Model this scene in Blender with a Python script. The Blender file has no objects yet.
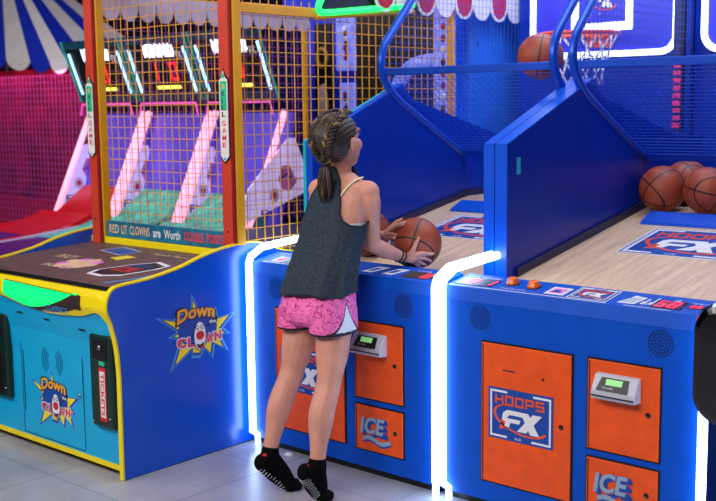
import bpy, bmesh, math, random
from math import sin, cos, pi, sqrt, radians
from mathutils import Vector, Matrix
random.seed(7)
S = bpy.context.scene
COL = S.collection

# ------------------------------------------------------------------ camera
def lin(c):
    return tuple((v / 12.92 if v <= .04045 else ((v + .055) / 1.055) ** 2.4) for v in c)
def rgb(r, g, b):
    return lin((r / 255, g / 255, b / 255))

FPX, YAW, PITCH, ROLL = 1088.4, -.7277, .1310, -.0116
CAM = Vector((2.3617, -3.0991, 1.4368))
_fw = Vector((sin(YAW) * cos(PITCH), cos(YAW) * cos(PITCH), -sin(PITCH)))
_rt = Vector((cos(YAW), -sin(YAW), 0))
_up = _rt.cross(_fw)
RT = cos(ROLL) * _rt + sin(ROLL) * _up
UP = cos(ROLL) * _up - sin(ROLL) * _rt
cd = bpy.data.cameras.new('camera')
cd.sensor_width = 36
cd.lens = FPX * 36 / 716
cd.clip_start = .05
cd.dof.use_dof = True
cd.dof.focus_distance = 4.0
cd.dof.aperture_fstop = 3.5
cam = bpy.data.objects.new('camera', cd)
COL.objects.link(cam)
m = Matrix((RT, UP, -_fw)).transposed().to_4x4()
m.translation = CAM
cam.matrix_world = m
S.camera = cam

# ------------------------------------------------------------------ world, lights, exposure
w = bpy.data.worlds.new('world')
S.world = w
w.use_nodes = True
w.node_tree.nodes['Background'].inputs[0].default_value = (*rgb(120, 115, 200), 1)
w.node_tree.nodes['Background'].inputs[1].default_value = .16

def area(name, loc, target, size, power, color, sy=None):
    l = bpy.data.lights.new(name, 'AREA')
    l.energy = power
    l.color = color
    l.shape = 'RECTANGLE'
    l.size = size
    l.size_y = sy or size
    o = bpy.data.objects.new(name, l)
    COL.objects.link(o)
    o.location = loc
    d = Vector(target) - Vector(loc)
    o.rotation_euler = d.to_track_quat('-Z', 'Y').to_euler()
    return o
area('ceiling_light_front', (.6, -3.4, 3.4), (-.3, -.2, .5), 2.6, 190, (1, .97, .96), 1.6)
area('ceiling_light_left', (-2.6, -3.0, 3.4), (-1.6, -.3, .5), 2.2, 130, (1, .96, .94), 1.4)
area('ceiling_light_over_games', (.2, .9, 3.4), (0, .9, 0), 2.4, 55, (.93, .95, 1), 1.4)
area('booth_light_magenta', (-6.4, 2.24, 1.78), (-6.4, 2.6, 1.2), 2.2, 6, (1, .14, .36), .08)
area('ceiling_light_far_left', (-4.6, -.6, 3.4), (-5.6, 2.2, 1.6), 1.6, 70, (1, .95, .95), 1.2)
area('rear_fill', (-1.3, 3.6, 3.45), (-1.4, 2.6, 1.5), 1.6, 90, (.6, .7, 1), 1.2)  # unseen bluish fill added to brighten the tall blue cabinet
area('cage_fill', (-.52, 1.55, 2.56), (-.5, 1.7, 1.2), .7, 9, (.5, .6, 1), .3)  # unseen fill lights added above both hoop cages to brighten them
area('cage_fill', (.5, 1.55, 2.56), (.5, 1.7, 1.2), .7, 9, (.5, .6, 1), .3)
area('ceiling_light_violet', (-2.6, 1.0, 3.35), (-3, 1.6, .6), 1.6, 38, (.55, .42, 1), 1.4)

S.view_settings.view_transform = 'Standard'
S.view_settings.look = 'None'
S.view_settings.gamma = 1
S.view_settings.use_curve_mapping = False
S.view_settings.exposure = -0.22

# ------------------------------------------------------------------ materials
def nd(t, kind, **kw):
    n = t.nodes.new(kind)
    for k, v in kw.items():
        setattr(n, k, v)
    return n

def mat(name, col, rough=.5, metal=0, spec=.5, var=.08, scale=8, emit=0, ecol=None, bump=0, bscale=60, coat=0, sss=0, stretch=None):
    m = bpy.data.materials.new(name)
    m.use_nodes = True
    t = m.node_tree
    b = t.nodes['Principled BSDF']
    c = rgb(*col)
    b.inputs['Roughness'].default_value = rough
    b.inputs['Metallic'].default_value = metal
    b.inputs['Specular IOR Level'].default_value = spec
    b.inputs['Coat Weight'].default_value = coat
    if sss:
        b.inputs['Subsurface Weight'].default_value = sss
        b.inputs['Subsurface Radius'].default_value = (.012, .005, .003)
    tc = nd(t, 'ShaderNodeTexCoord')
    mp = nd(t, 'ShaderNodeMapping')
    t.links.new(tc.outputs['Object'], mp.inputs[0])
    if stretch:
        mp.inputs['Scale'].default_value = stretch
    n = nd(t, 'ShaderNodeTexNoise')
    n.inputs['Scale'].default_value = scale
    n.inputs['Detail'].default_value = 4
    t.links.new(mp.outputs[0], n.inputs['Vector'])
    r = nd(t, 'ShaderNodeValToRGB')
    r.color_ramp.elements[0].color = (*[max(0, x * (1 - var * 2)) for x in c], 1)
    r.color_ramp.elements[1].color = (*[min(1, x * (1 + var * 2)) for x in c], 1)
    r.color_ramp.elements[0].position = .3
    r.color_ramp.elements[1].position = .7
    t.links.new(n.outputs['Fac'], r.inputs[0])
    t.links.new(r.outputs[0], b.inputs['Base Color'])
    if bump:
        n2 = nd(t, 'ShaderNodeTexNoise')
        n2.inputs['Scale'].default_value = bscale
        bp = nd(t, 'ShaderNodeBump')
        bp.inputs['Strength'].default_value = bump
        bp.inputs['Distance'].default_value = .004
        t.links.new(mp.outputs[0], n2.inputs['Vector'])
        t.links.new(n2.outputs['Fac'], bp.inputs['Height'])
        t.links.new(bp.outputs[0], b.inputs['Normal'])
    if emit:
        b.inputs['Emission Color'].default_value = (*(rgb(*ecol) if ecol else c), 1)
        b.inputs['Emission Strength'].default_value = emit
    return m

M = {}
def D(k, *a, **kw):
    M[k] = mat(k, *a, **kw)
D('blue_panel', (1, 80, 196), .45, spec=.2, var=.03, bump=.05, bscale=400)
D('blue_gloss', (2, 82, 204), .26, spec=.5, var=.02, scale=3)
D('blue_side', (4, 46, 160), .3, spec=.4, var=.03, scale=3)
D('blue_edge', (8, 82, 208), .3, spec=.5, var=.03)
D('blue_metal', (8, 74, 196), .3, metal=.2, var=.05)
D('blue_wire', (26, 74, 200), .4, var=.05)
D('navy', (12, 22, 70), .4)
D('teal_sheen_sticker', (40, 185, 200), .3)  # green neon sheen painted on one panel edge; plain colour of a sticker
D('orange_door', (244, 86, 14), .42, var=.05, scale=14, bump=.04, bscale=300)
D('black', (10, 10, 12), .4)
D('black_gloss', (4, 4, 5), .08, spec=.7)
D('rubber', (14, 14, 15), .7)
D('white', (235, 235, 240), .4, var=.02)
D('white_matt', (225, 222, 228), .6, var=.04)
D('grey_plastic', (190, 192, 205), .35, var=.02)
D('header_teal', (10, 62, 84), .45, var=.2, scale=25)
D('display_dark', (46, 8, 20), .25)
D('ice_grey', (150, 172, 198), .35, var=.02)
D('orange_text', (235, 85, 45), .4, var=.03)
D('logo_blue', (12, 72, 165), .4, var=.03)
D('sticker_blue', (70, 165, 235), .4)
D('yellow', (255, 224, 10), .35, var=.04)
D('yellow_post', (225, 160, 18), .4, var=.04)
D('yellow_wire', (235, 165, 40), .4, var=.06)
D('mauve_wire', (190, 90, 190), .4, var=.06)
D('red_post', (205, 62, 38), .45, var=.05)
D('dark_red', (140, 20, 28), .45, var=.05)
D('cyan', (4, 172, 222), .38, var=.03)
D('green_black', (8, 46, 36), .3, var=.1)
D('green_sticker', (40, 190, 140), .4)
D('red', (215, 30, 40), .4)
D('pink_red', (225, 60, 90), .4)
D('amber', (250, 170, 50), .4)
D('tan_text', (225, 190, 150), .5)
D('brown_deck', (98, 70, 66), .5, var=.12, scale=18)
D('dark_brown', (58, 38, 34), .5)
D('lilac', (190, 175, 200), .6, var=.06)
D('cream', (232, 226, 222), .6, var=.03)
D('stripe_blue', (22, 50, 190), .55, var=.05)
D('scallop_red', (190, 25, 50), .5, var=.06)
D('violet_panel', (82, 72, 190), .35, var=.15, scale=3, emit=.35, ecol=(70, 60, 215))  # self-glow stands in for violet light falling on the panel
D('purple_deck', (70, 24, 110), .25, var=.1)
D('red_ramp', (200, 18, 30), .3, var=.06)
D('fin_white', (225, 215, 240), .4, var=.06, emit=.5, ecol=(205, 190, 255))  # self-glow added so the white fins look brighter; they are no lamps
D('pink_patch', (230, 130, 205), .4, var=.15, scale=20)
D('teal_board', (25, 110, 140), .45, var=.2, scale=25)
D('mint_board', (60, 195, 160), .4, var=.2, scale=10)
D('bronze', (120, 88, 40), .35, metal=.4)
D('steel', (170, 175, 180), .25, metal=.9)
D('orange_button', (240, 110, 25), .25, var=.03)
D('wall_dark', (26, 24, 60), .8, var=.2, scale=2)
D('wall_crimson', (150, 16, 44), .7, var=.3, scale=5)
D('ceiling_dark', (20, 20, 28), .9)
D('blue_cab', (40, 120, 225), .35, var=.1, scale=3)
D('glow_board', (130, 150, 235), .5, var=.4, scale=16, emit=.75, ecol=(95, 115, 245))
D('beige', (205, 180, 150), .5, var=.15)
D('ochre', (190, 150, 40), .4)
D('board_face', (58, 62, 200), .25, var=.08, scale=3, emit=.12, ecol=(60, 60, 230))  # faint self-glow stands in for the border's light on the board
def E(k, col, s):
    m = mat(k, col, .4, emit=s, ecol=col, var=.01)
    M[k] = m
E('led_white', (190, 225, 255), 11)
E('led_cool', (150, 205, 255), 3)
E('led_border', (205, 220, 255), 4)
E('led_pink', (255, 165, 190), 1.5)
E('led_loop', (255, 90, 190), .8)
E('led_digit', (255, 40, 75), 1.7)
E('led_red', (255, 25, 40), 1.6)
E('dot_red', (235, 40, 60), .7)
E('led_yellow', (255, 230, 90), 2.2)
E('led_sign', (215, 222, 255), 3.2)
E('led_green', (10, 240, 115), 1.05)
E('neon_green', (30, 255, 100), 2.2)
E('lcd', (130, 200, 120), .7)

def skin_mat():
    m = mat('skin', (214, 150, 128), .5, spec=.3, var=.05, scale=16, sss=.12)
    return m
M['skin'] = skin_mat()
D('sock', (7, 7, 9), .9, spec=.1, bump=.2, bscale=500)
D('tank', (52, 62, 73), .9, var=.16, scale=120, bump=.25, bscale=350, spec=.15)
D('tank_trim', (24, 28, 38), .85)
D('hem_dark', (36, 26, 44), .8)
D('hair_dark', (44, 29, 23), .55, var=.55, scale=9, stretch=(8, 2, 2), spec=.5)
D('hair_brown', (66, 46, 34), .42, var=.35, scale=10, stretch=(8, 8, 1))
D('hair_gold', (132, 98, 58), .42, var=.25, scale=10)
D('eye_white', (235, 232, 228), .2)
D('iris', (70, 48, 30), .2)
D('lip', (190, 96, 96), .4)
D('strap', (238, 226, 190), .6)

def floor_mat():
    m = mat('concrete', (128, 126, 136), .26, var=.12, scale=2.2, spec=.45)
    t = m.node_tree
    b = t.nodes['Principled BSDF']
    tc = nd(t, 'ShaderNodeTexCoord')
    n = nd(t, 'ShaderNodeTexNoise')
    n.inputs['Scale'].default_value = 1.6
    n.inputs['Detail'].default_value = 8
    n.inputs['Roughness'].default_value = .7
    t.links.new(tc.outputs['Object'], n.inputs['Vector'])
    r = nd(t, 'ShaderNodeValToRGB')
    e = r.color_ramp.elements
    e[0].position, e[0].color = .25, (*rgb(134, 134, 142), 1)
    e[1].position, e[1].color = .75, (*rgb(190, 186, 198), 1)
    t.links.new(n.outputs['Fac'], r.inputs[0])
    br = nd(t, 'ShaderNodeTexBrick')
    br.offset = 0
    br.inputs['Color1'].default_value = (1, 1, 1, 1)
    br.inputs['Color2'].default_value = (.94, .95, .95, 1)
    br.inputs['Mortar'].default_value = (.55, .56, .55, 1)
    br.inputs['Scale'].default_value = 1
    br.inputs['Brick Width'].default_value = .62
    br.inputs['Row Height'].default_value = .62
    br.inputs['Mortar Size'].default_value = .004
    mp = nd(t, 'ShaderNodeMapping')
    mp.inputs['Location'].default_value = (.1, .18, 0)
    t.links.new(tc.outputs['Object'], mp.inputs[0])
    t.links.new(mp.outputs[0], br.inputs['Vector'])
    mx = nd(t, 'ShaderNodeMix', data_type='RGBA', blend_type='MULTIPLY')
    mx.inputs['Factor'].default_value = .8
    t.links.new(r.outputs[0], mx.inputs[6])
    t.links.new(br.outputs['Color'], mx.inputs[7])
    t.links.new(mx.outputs[2], b.inputs['Base Color'])
    rr = nd(t, 'ShaderNodeMapRange')
    rr.inputs['To Min'].default_value = .24
    rr.inputs['To Max'].default_value = .36
    t.links.new(n.outputs['Fac'], rr.inputs['Value'])
    t.links.new(rr.outputs[0], b.inputs['Roughness'])
    return m
M['concrete'] = floor_mat()

def wood_mat():
    m = mat('court_wood', (206, 176, 146), .38, var=.05)
    t = m.node_tree
    b = t.nodes['Principled BSDF']
    tc = nd(t, 'ShaderNodeTexCoord')
    mp = nd(t, 'ShaderNodeMapping')
    mp.inputs['Scale'].default_value = (14, 1.2, 1)
    n = nd(t, 'ShaderNodeTexNoise')
    n.inputs['Scale'].default_value = 2.4
    n.inputs['Detail'].default_value = 9
    n.inputs['Roughness'].default_value = .65
    t.links.new(tc.outputs['Object'], mp.inputs[0])
    t.links.new(mp.outputs[0], n.inputs['Vector'])
    r = nd(t, 'ShaderNodeValToRGB')
    e = r.color_ramp.elements
    e[0].position, e[0].color = .3, (*rgb(192, 162, 136), 1)
    e[1].position, e[1].color = .66, (*rgb(236, 206, 172), 1)
    t.links.new(n.outputs['Fac'], r.inputs[0])
    t.links.new(r.outputs[0], b.inputs['Base Color'])
    return m
M['court_wood'] = wood_mat()

def ball_mat():
    m = mat('basketball_leather', (160, 68, 38), .48, var=.1, scale=14, bump=.35, bscale=240)
    t = m.node_tree
    b = t.nodes['Principled BSDF']
    link = b.inputs['Base Color'].links[0].from_socket
    tc = nd(t, 'ShaderNodeTexCoord')
    nrm = nd(t, 'ShaderNodeVectorMath', operation='NORMALIZE')
    t.links.new(tc.outputs['Object'], nrm.inputs[0])
    sp = nd(t, 'ShaderNodeSeparateXYZ')
    t.links.new(nrm.outputs[0], sp.inputs[0])
    def mth(op, a, bb=None):
        n = nd(t, 'ShaderNodeMath', operation=op)
        for i, v in enumerate((a, bb)):
            if v is None:
                continue
            if isinstance(v, (int, float)):
                n.inputs[i].default_value = v
            else:
                t.links.new(v, n.inputs[i])
        return n.outputs[0]
    x, y, z = sp.outputs
    ax, ay, az = mth('ABSOLUTE', x), mth('ABSOLUTE', y), mth('ABSOLUTE', z)
    side = mth('ABSOLUTE', mth('SUBTRACT', ay, mth('ADD', .52, mth('MULTIPLY', mth('MULTIPLY', z, z), .35))))
    d = mth('MINIMUM', mth('MINIMUM', ax, az), side)
    f = mth('LESS_THAN', d, .034)
    mx = nd(t, 'ShaderNodeMix', data_type='RGBA')
    t.links.new(f, mx.inputs['Factor'])
    t.links.new(link, mx.inputs[6])
    mx.inputs[7].default_value = (*rgb(24, 14, 12), 1)
    t.links.new(mx.outputs[2], b.inputs['Base Color'])
    return m
M['ball'] = ball_mat()

def shorts_mat():
    m = mat('shorts_pink', (250, 100, 175), .8, var=.05, spec=.2)
    t = m.node_tree
    b = t.nodes['Principled BSDF']
    tc = nd(t, 'ShaderNodeTexCoord')
    n0 = nd(t, 'ShaderNodeTexNoise')
    n0.inputs['Scale'].default_value = 24
    n0.inputs['Detail'].default_value = 1.5
    n0.inputs['Distortion'].default_value = 2.2
    t.links.new(tc.outputs['Object'], n0.inputs['Vector'])
    r = nd(t, 'ShaderNodeValToRGB')
    e = r.color_ramp.elements
    e[0].position, e[0].color = .40, (*rgb(252, 118, 186), 1)
    e[1].position, e[1].color = .60, (*rgb(252, 118, 186), 1)
    for p, c in ((.455, (252, 118, 186)), (.475, (176, 40, 118)), (.515, (186, 46, 122)), (.535, (245, 128, 186))):
        q = e.new(p)
        q.color = (*rgb(*c), 1)
    t.links.new(n0.outputs['Fac'], r.inputs[0])
    t.links.new(r.outputs[0], b.inputs['Base Color'])
    return m
M['shorts_pink'] = shorts_mat()

# ------------------------------------------------------------------ mesh helpers
I4 = Matrix.Identity(4)
def frame(o, x, y, z):
    m = Matrix((Vector(x), Vector(y), Vector(z))).transposed().to_4x4()
    m.translation = Vector(o)
    return m
def front(x, y, z):           # a drawing plane facing -Y
    return frame((x, y, z), (1, 0, 0), (0, 0, 1), (0, -1, 0))
def rightside(x, y, z):       # a drawing plane facing +X
    return frame((x, y, z), (0, 1, 0), (0, 0, 1), (1, 0, 0))
def topface(x, y, z, s):      # a drawing plane facing up, rising by slope s towards +Y
    k = sqrt(1 + s * s)
    return frame((x, y, z), (1, 0, 0), (0, 1 / k, s / k), (0, -s / k, 1 / k))

_tc = {}
def text_geo(s, bold=0, shear=0):
    key = (s, bold, shear)
    if key in _tc:
        return _tc[key]
    cu = bpy.data.curves.new('txt', 'FONT')
    cu.body = s
    cu.offset = bold
    cu.shear = shear
    cu.resolution_u = 3
    o = bpy.data.objects.new('txt', cu)
    COL.objects.link(o)
    dg = bpy.context.evaluated_depsgraph_get()
    me = bpy.data.meshes.new_from_object(o.evaluated_get(dg))
    vs = [v.co.copy() for v in me.vertices]
    fs = [tuple(p.vertices) for p in me.polygons]
    bpy.data.objects.remove(o)
    bpy.data.curves.remove(cu)
    bpy.data.meshes.remove(me)
    x0 = min(v.x for v in vs); x1 = max(v.x for v in vs)
    y0 = min(v.y for v in vs); y1 = max(v.y for v in vs)
    _tc[key] = ([((v.x - x0) / (x1 - x0), (v.y - y0) / (y1 - y0)) for v in vs], fs)
    return _tc[key]

class MB:
    def __init__(self):
        self.v, self.f, self.mi, self.mats, self.sm = [], [], [], [], []
    def m(self, k):
        if k not in self.mats:
            self.mats.append(k)
        return self.mats.index(k)
    def add(self, vs, fs, k, X=None, smooth=False):
        o = len(self.v)
        i = self.m(k)
        self.v += [tuple(X @ Vector(v)) if X else tuple(v) for v in vs]
        for f in fs:
            self.f.append([q + o for q in f])
            self.mi.append(i)
            self.sm.append(smooth)
        return self
    def bm(self, bm, k, X=None, smooth=False):
        bm.verts.index_update()
        self.add([v.co.copy() for v in bm.verts], [[v.index for v in f.verts] for f in bm.faces], k, X, smooth)
        bm.free()
        return self
    def box(self, a, b, k, bev=0, X=None, seg=2):
        bm = bmesh.new()
        bmesh.ops.create_cube(bm, size=1)
        for v in bm.verts:
            v.co = Vector([(a[i] + b[i]) / 2 + v.co[i] * (b[i] - a[i]) for i in range(3)])
        if bev:
            bmesh.ops.bevel(bm, geom=bm.edges[:], offset=bev, segments=seg, affect='EDGES', profile=.5)
        return self.bm(bm, k, X)
    def prism(self, pts, axis, a, b, k, X=None, bev=0):
        """polygon extruded along an axis: axis x -> pts are (y,z); y -> (x,z); z -> (x,y)"""
        def P(p, t):
            return {'x': (t, p[0], p[1]), 'y': (p[0], t, p[1]), 'z': (p[0], p[1], t)}[axis]
        bm = bmesh.new()
        va = [bm.verts.new(P(p, a)) for p in pts]
        vb = [bm.verts.new(P(p, b)) for p in pts]
        n = len(pts)
        ca = bm.faces.new(va); cb = bm.faces.new(vb[::-1])
        for i in range(n):
            bm.faces.new((va[i], vb[i], vb[(i + 1) % n], va[(i + 1) % n]))
        bmesh.ops.recalc_face_normals(bm, faces=bm.faces[:])
        if bev:
            bmesh.ops.bevel(bm, geom=[e for e in ca.edges] + [e for e in cb.edges], offset=bev, segments=2, affect='EDGES', profile=.5)
        bmesh.ops.triangulate(bm, faces=[f for f in bm.faces if len(f.verts) > 4])
        return self.bm(bm, k, X)
    def tube(self, pts, r, k, n=8, X=None, smooth=True, close=False):
        pts = [Vector(p) for p in pts]
        N = len(pts)
        rs = r if isinstance(r, (list, tuple)) else [r] * N
        vs, fs = [], []
        prev = None
        for i, p in enumerate(pts):
            if close:
                t = (pts[(i + 1) % N] - pts[i - 1]).normalized()
            else:
                t = (pts[min(i + 1, N - 1)] - pts[max(i - 1, 0)]).normalized()
            if prev is None:
                u = t.cross(Vector((0, 0, 1)))
                if u.length < .05:
                    u = t.cross(Vector((1, 0, 0)))
            else:
                u = prev - t * prev.dot(t)
            u.normalize(); prev = u
            v = t.cross(u)
            for j in range(n):
                a = 2 * pi * (j + .5) / n
                vs.append(p + (u * cos(a) + v * sin(a)) * rs[i])
        for i in range(N if close else N - 1):
            for j in range(n):
                a, b = i * n, ((i + 1) % N) * n
                fs.append((a + j, a + (j + 1) % n, b + (j + 1) % n, b + j))
        if not close:
            fs.append(tuple(range(n))[::-1])
            fs.append(tuple((N - 1) * n + j for j in range(n)))
        return self.add(vs, fs, k, X, smooth)
    def wire(self, a, b, r, k):
        return self.tube([a, b], r, k, n=4, smooth=False)
    def lathe(self, prof, k, n=24, X=None):
        """profile of (radius, height) turned about Z"""
        vs, fs = [], []
        for r, z in prof:
            for j in range(n):
                a = 2 * pi * j / n
                vs.append((r * cos(a), r * sin(a), z))
        for i in range(len(prof) - 1):
            for j in range(n):
                fs.append((i * n + j, i * n + (j + 1) % n, (i + 1) * n + (j + 1) % n, (i + 1) * n + j))
        fs.append(tuple(range(n))[::-1])
        fs.append(tuple((len(prof) - 1) * n + j for j in range(n)))
        return self.add(vs, fs, k, X, True)
    def ell(self, c, r, k, X=None, nu=20, nv=12, R=None):
        vs, fs = [], []
        for i in range(nv + 1):
            a = pi * i / nv
            for j in range(nu):
                b = 2 * pi * j / nu
                p = Vector((sin(a) * cos(b) * r[0], sin(a) * sin(b) * r[1], cos(a) * r[2]))
                if R:
                    p = R @ p
                vs.append(p + Vector(c))
        for i in range(nv):
            for j in range(nu):
                fs.append((i * nu + j, (i + 1) * nu + j, (i + 1) * nu + (j + 1) % nu, i * nu + (j + 1) % nu))
        bm = bmesh.new()
        bv = [bm.verts.new(v) for v in vs]
        for f in fs:
            bm.faces.new([bv[q] for q in f])
        bmesh.ops.remove_doubles(bm, verts=bm.verts[:], dist=1e-7)
        bmesh.ops.dissolve_degenerate(bm, edges=bm.edges[:], dist=1e-8)
        return self.bm(bm, k, X, True)
    # 2-D drawing on a plane: x right, y up, z out of the plane
    def poly(self, pts, k, X, h=.001, z=0):
        return self.prism(pts, 'z', z, z + h, k, X)
    def rect(self, x0, y0, x1, y1, k, X, h=.001, z=0):
        return self.poly([(x0, y0), (x1, y0), (x1, y1), (x0, y1)], k, X, h, z)
    def disc(self, x, y, r, k, X, h=.001, z=0, n=16, ry=None):
        ry = ry or r
        return self.poly([(x + r * cos(2 * pi * i / n), y + ry * sin(2 * pi * i / n)) for i in range(n)], k, X, h, z)
    def line(self, pts, wd, k, X, h=.001, z=0, close=False):
        pts = [Vector((p[0], p[1])) for p in pts]
        n = len(pts)
        for i in range(n if close else n - 1):
            a, b = pts[i], pts[(i + 1) % n]
            d = (b - a)
            if d.length < 1e-9:
                continue
            d.normalize()
            q = Vector((-d.y, d.x)) * wd / 2
            e = d * wd / 2 * .8
            self.poly([a - e - q, b + e - q, b + e + q, a - e + q], k, X, h, z + i * .00012)
        return self
    def text(self, s, x0, y0, x1, y1, k, X, z=0, bold=0, shear=0, warp=None):
        vs, fs = text_geo(s, bold, shear)
        P = []
        for u, v in vs:
            x, y = x0 + u * (x1 - x0), y0 + v * (y1 - y0)
            if warp:
                x, y = warp(x, y)
            P.append((x, y, z))
        return self.add(P, fs, k, X)
    def seg7(self, s, x, y, wd, ht, k, X, z=0, gap=.35, th=.16):
        SEG = {'0': 'abcdef', '1': 'bc', '2': 'abged', '3': 'abgcd', '5': 'afgcd', '8': 'abcdefg', ' ': ''}
        t = th * ht
        for c in s:
            L = {'a': (0, ht - t, wd, ht), 'd': (0, 0, wd, t), 'g': (0, ht / 2 - t / 2, wd, ht / 2 + t / 2),
                 'b': (wd - t, ht / 2, wd, ht), 'c': (wd - t, 0, wd, ht / 2), 'f': (0, ht / 2, t, ht), 'e': (0, 0, t, ht / 2)}
            for q in SEG[c]:
                a = L[q]
                sh = .12 * ht
                f = lambda yy: sh * yy / ht
                self.poly([(x + a[0] + f(a[1]), y + a[1]), (x + a[2] + f(a[1]), y + a[1]), (x + a[2] + f(a[3]), y + a[3]), (x + a[0] + f(a[3]), y + a[3])], k, X, .0006, z)
            x += wd * (1 + gap)
        return self
    def build(self, name, parent=None, smooth_all=False, origin=None):
        me = bpy.data.meshes.new(name)
        off = Vector((0, 0, 0))
        r = parent
        while r is not None:
            off += Vector(r.location); r = r.parent
        if origin:
            off += Vector(origin)
        me.from_pydata([tuple(Vector(v) - off) for v in self.v], [], self.f)
        for k in self.mats:
            me.materials.append(M[k])
        me.polygons.foreach_set('material_index', self.mi)
        me.polygons.foreach_set('use_smooth', [True] * len(self.f) if smooth_all else self.sm)
        bm = bmesh.new()
        bm.from_mesh(me)
        bmesh.ops.recalc_face_normals(bm, faces=bm.faces[:])
        bm.to_mesh(me)
        bm.free()
        me.update()
        o = bpy.data.objects.new(name, me)
        COL.objects.link(o)
        if parent is not None:
            o.parent = parent
        elif origin:
            o.location = origin
        return o

def tag(o, label, cat, group=None, kind=None):
    o['label'] = label
    o['category'] = cat
    if group:
        o['group'] = group
    if kind:
        o['kind'] = kind
    return o
def empty(name, loc, label, cat, group=None):
    o = bpy.data.objects.new(name, None)
    o.empty_display_size = .1
    COL.objects.link(o)
    o.location = loc
    return tag(o, label, cat, group)
def struct(o):
    o['kind'] = 'structure'
    return o

def remeshed(mb, name, parent, vox, smooth=6, key=None):
    """one continuous surface out of overlapping closed shapes"""
    tmp = mb.build('tmp')
    md = tmp.modifiers.new('r', 'REMESH')
    md.mode = 'VOXEL'
    md.voxel_size = vox
    sm = tmp.modifiers.new('s', 'SMOOTH')
    sm.factor = .5
    sm.iterations = smooth
    dg = bpy.context.evaluated_depsgraph_get()
    me = bpy.data.meshes.new_from_object(tmp.evaluated_get(dg))
    old = tmp.data
    bpy.data.objects.remove(tmp)
    bpy.data.meshes.remove(old)
    me.name = name
    off = Vector((0, 0, 0)); r = parent
    while r is not None:
        off += Vector(r.location); r = r.parent
    wc = [v.co.copy() for v in me.vertices]
    me.materials.clear()
    for k in mb.mats:
        me.materials.append(M[k])
    for p in me.polygons:
        p.use_smooth = True
        p.material_index = key(sum((wc[i] for i in p.vertices), Vector()) / len(p.vertices), p.normal) if key else 0
    for v in me.vertices:
        v.co -= off
    me.update()
    o = bpy.data.objects.new(name, me)
    COL.objects.link(o)
    o.parent = parent
    return o

def smoothpath(pts, n=8):
    P = [Vector(p) for p in pts]
    out = []
    for i in range(len(P) - 1):
        a, b, c, d = P[max(i - 1, 0)], P[i], P[i + 1], P[min(i + 2, len(P) - 1)]
        for j in range(n):
            t = j / n
            out.append(.5 * ((2 * b) + (c - a) * t + (2 * a - 5 * b + 4 * c - d) * t * t + (3 * b - a - 3 * c + d) * t ** 3))
    out.append(P[-1])
    return out
def interp(x, tab):
    if x <= tab[0][0]:
        return tab[0][1]
    for (a, va), (b, vb) in zip(tab, tab[1:]):
        if x <= b:
            return va + (vb - va) * (x - a) / (b - a)
    return tab[-1][1]

# ------------------------------------------------------------------ the room
b = MB(); b.box((-8, -7, -.1), (6, 6.2, 0), 'concrete'); struct(b.build('floor'))
b = MB(); b.box((-8, 6.0, 0), (6, 6.2, 3.7), 'wall_dark'); struct(b.build('wall_back'))
b = MB(); b.box((-8.2, -7, 0), (-8, 6.2, 3.7), 'wall_dark'); struct(b.build('wall_left'))
b = MB(); b.box((-8, -7, 3.6), (6, 6.2, 3.8), 'ceiling_dark'); struct(b.build('ceiling'))

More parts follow.
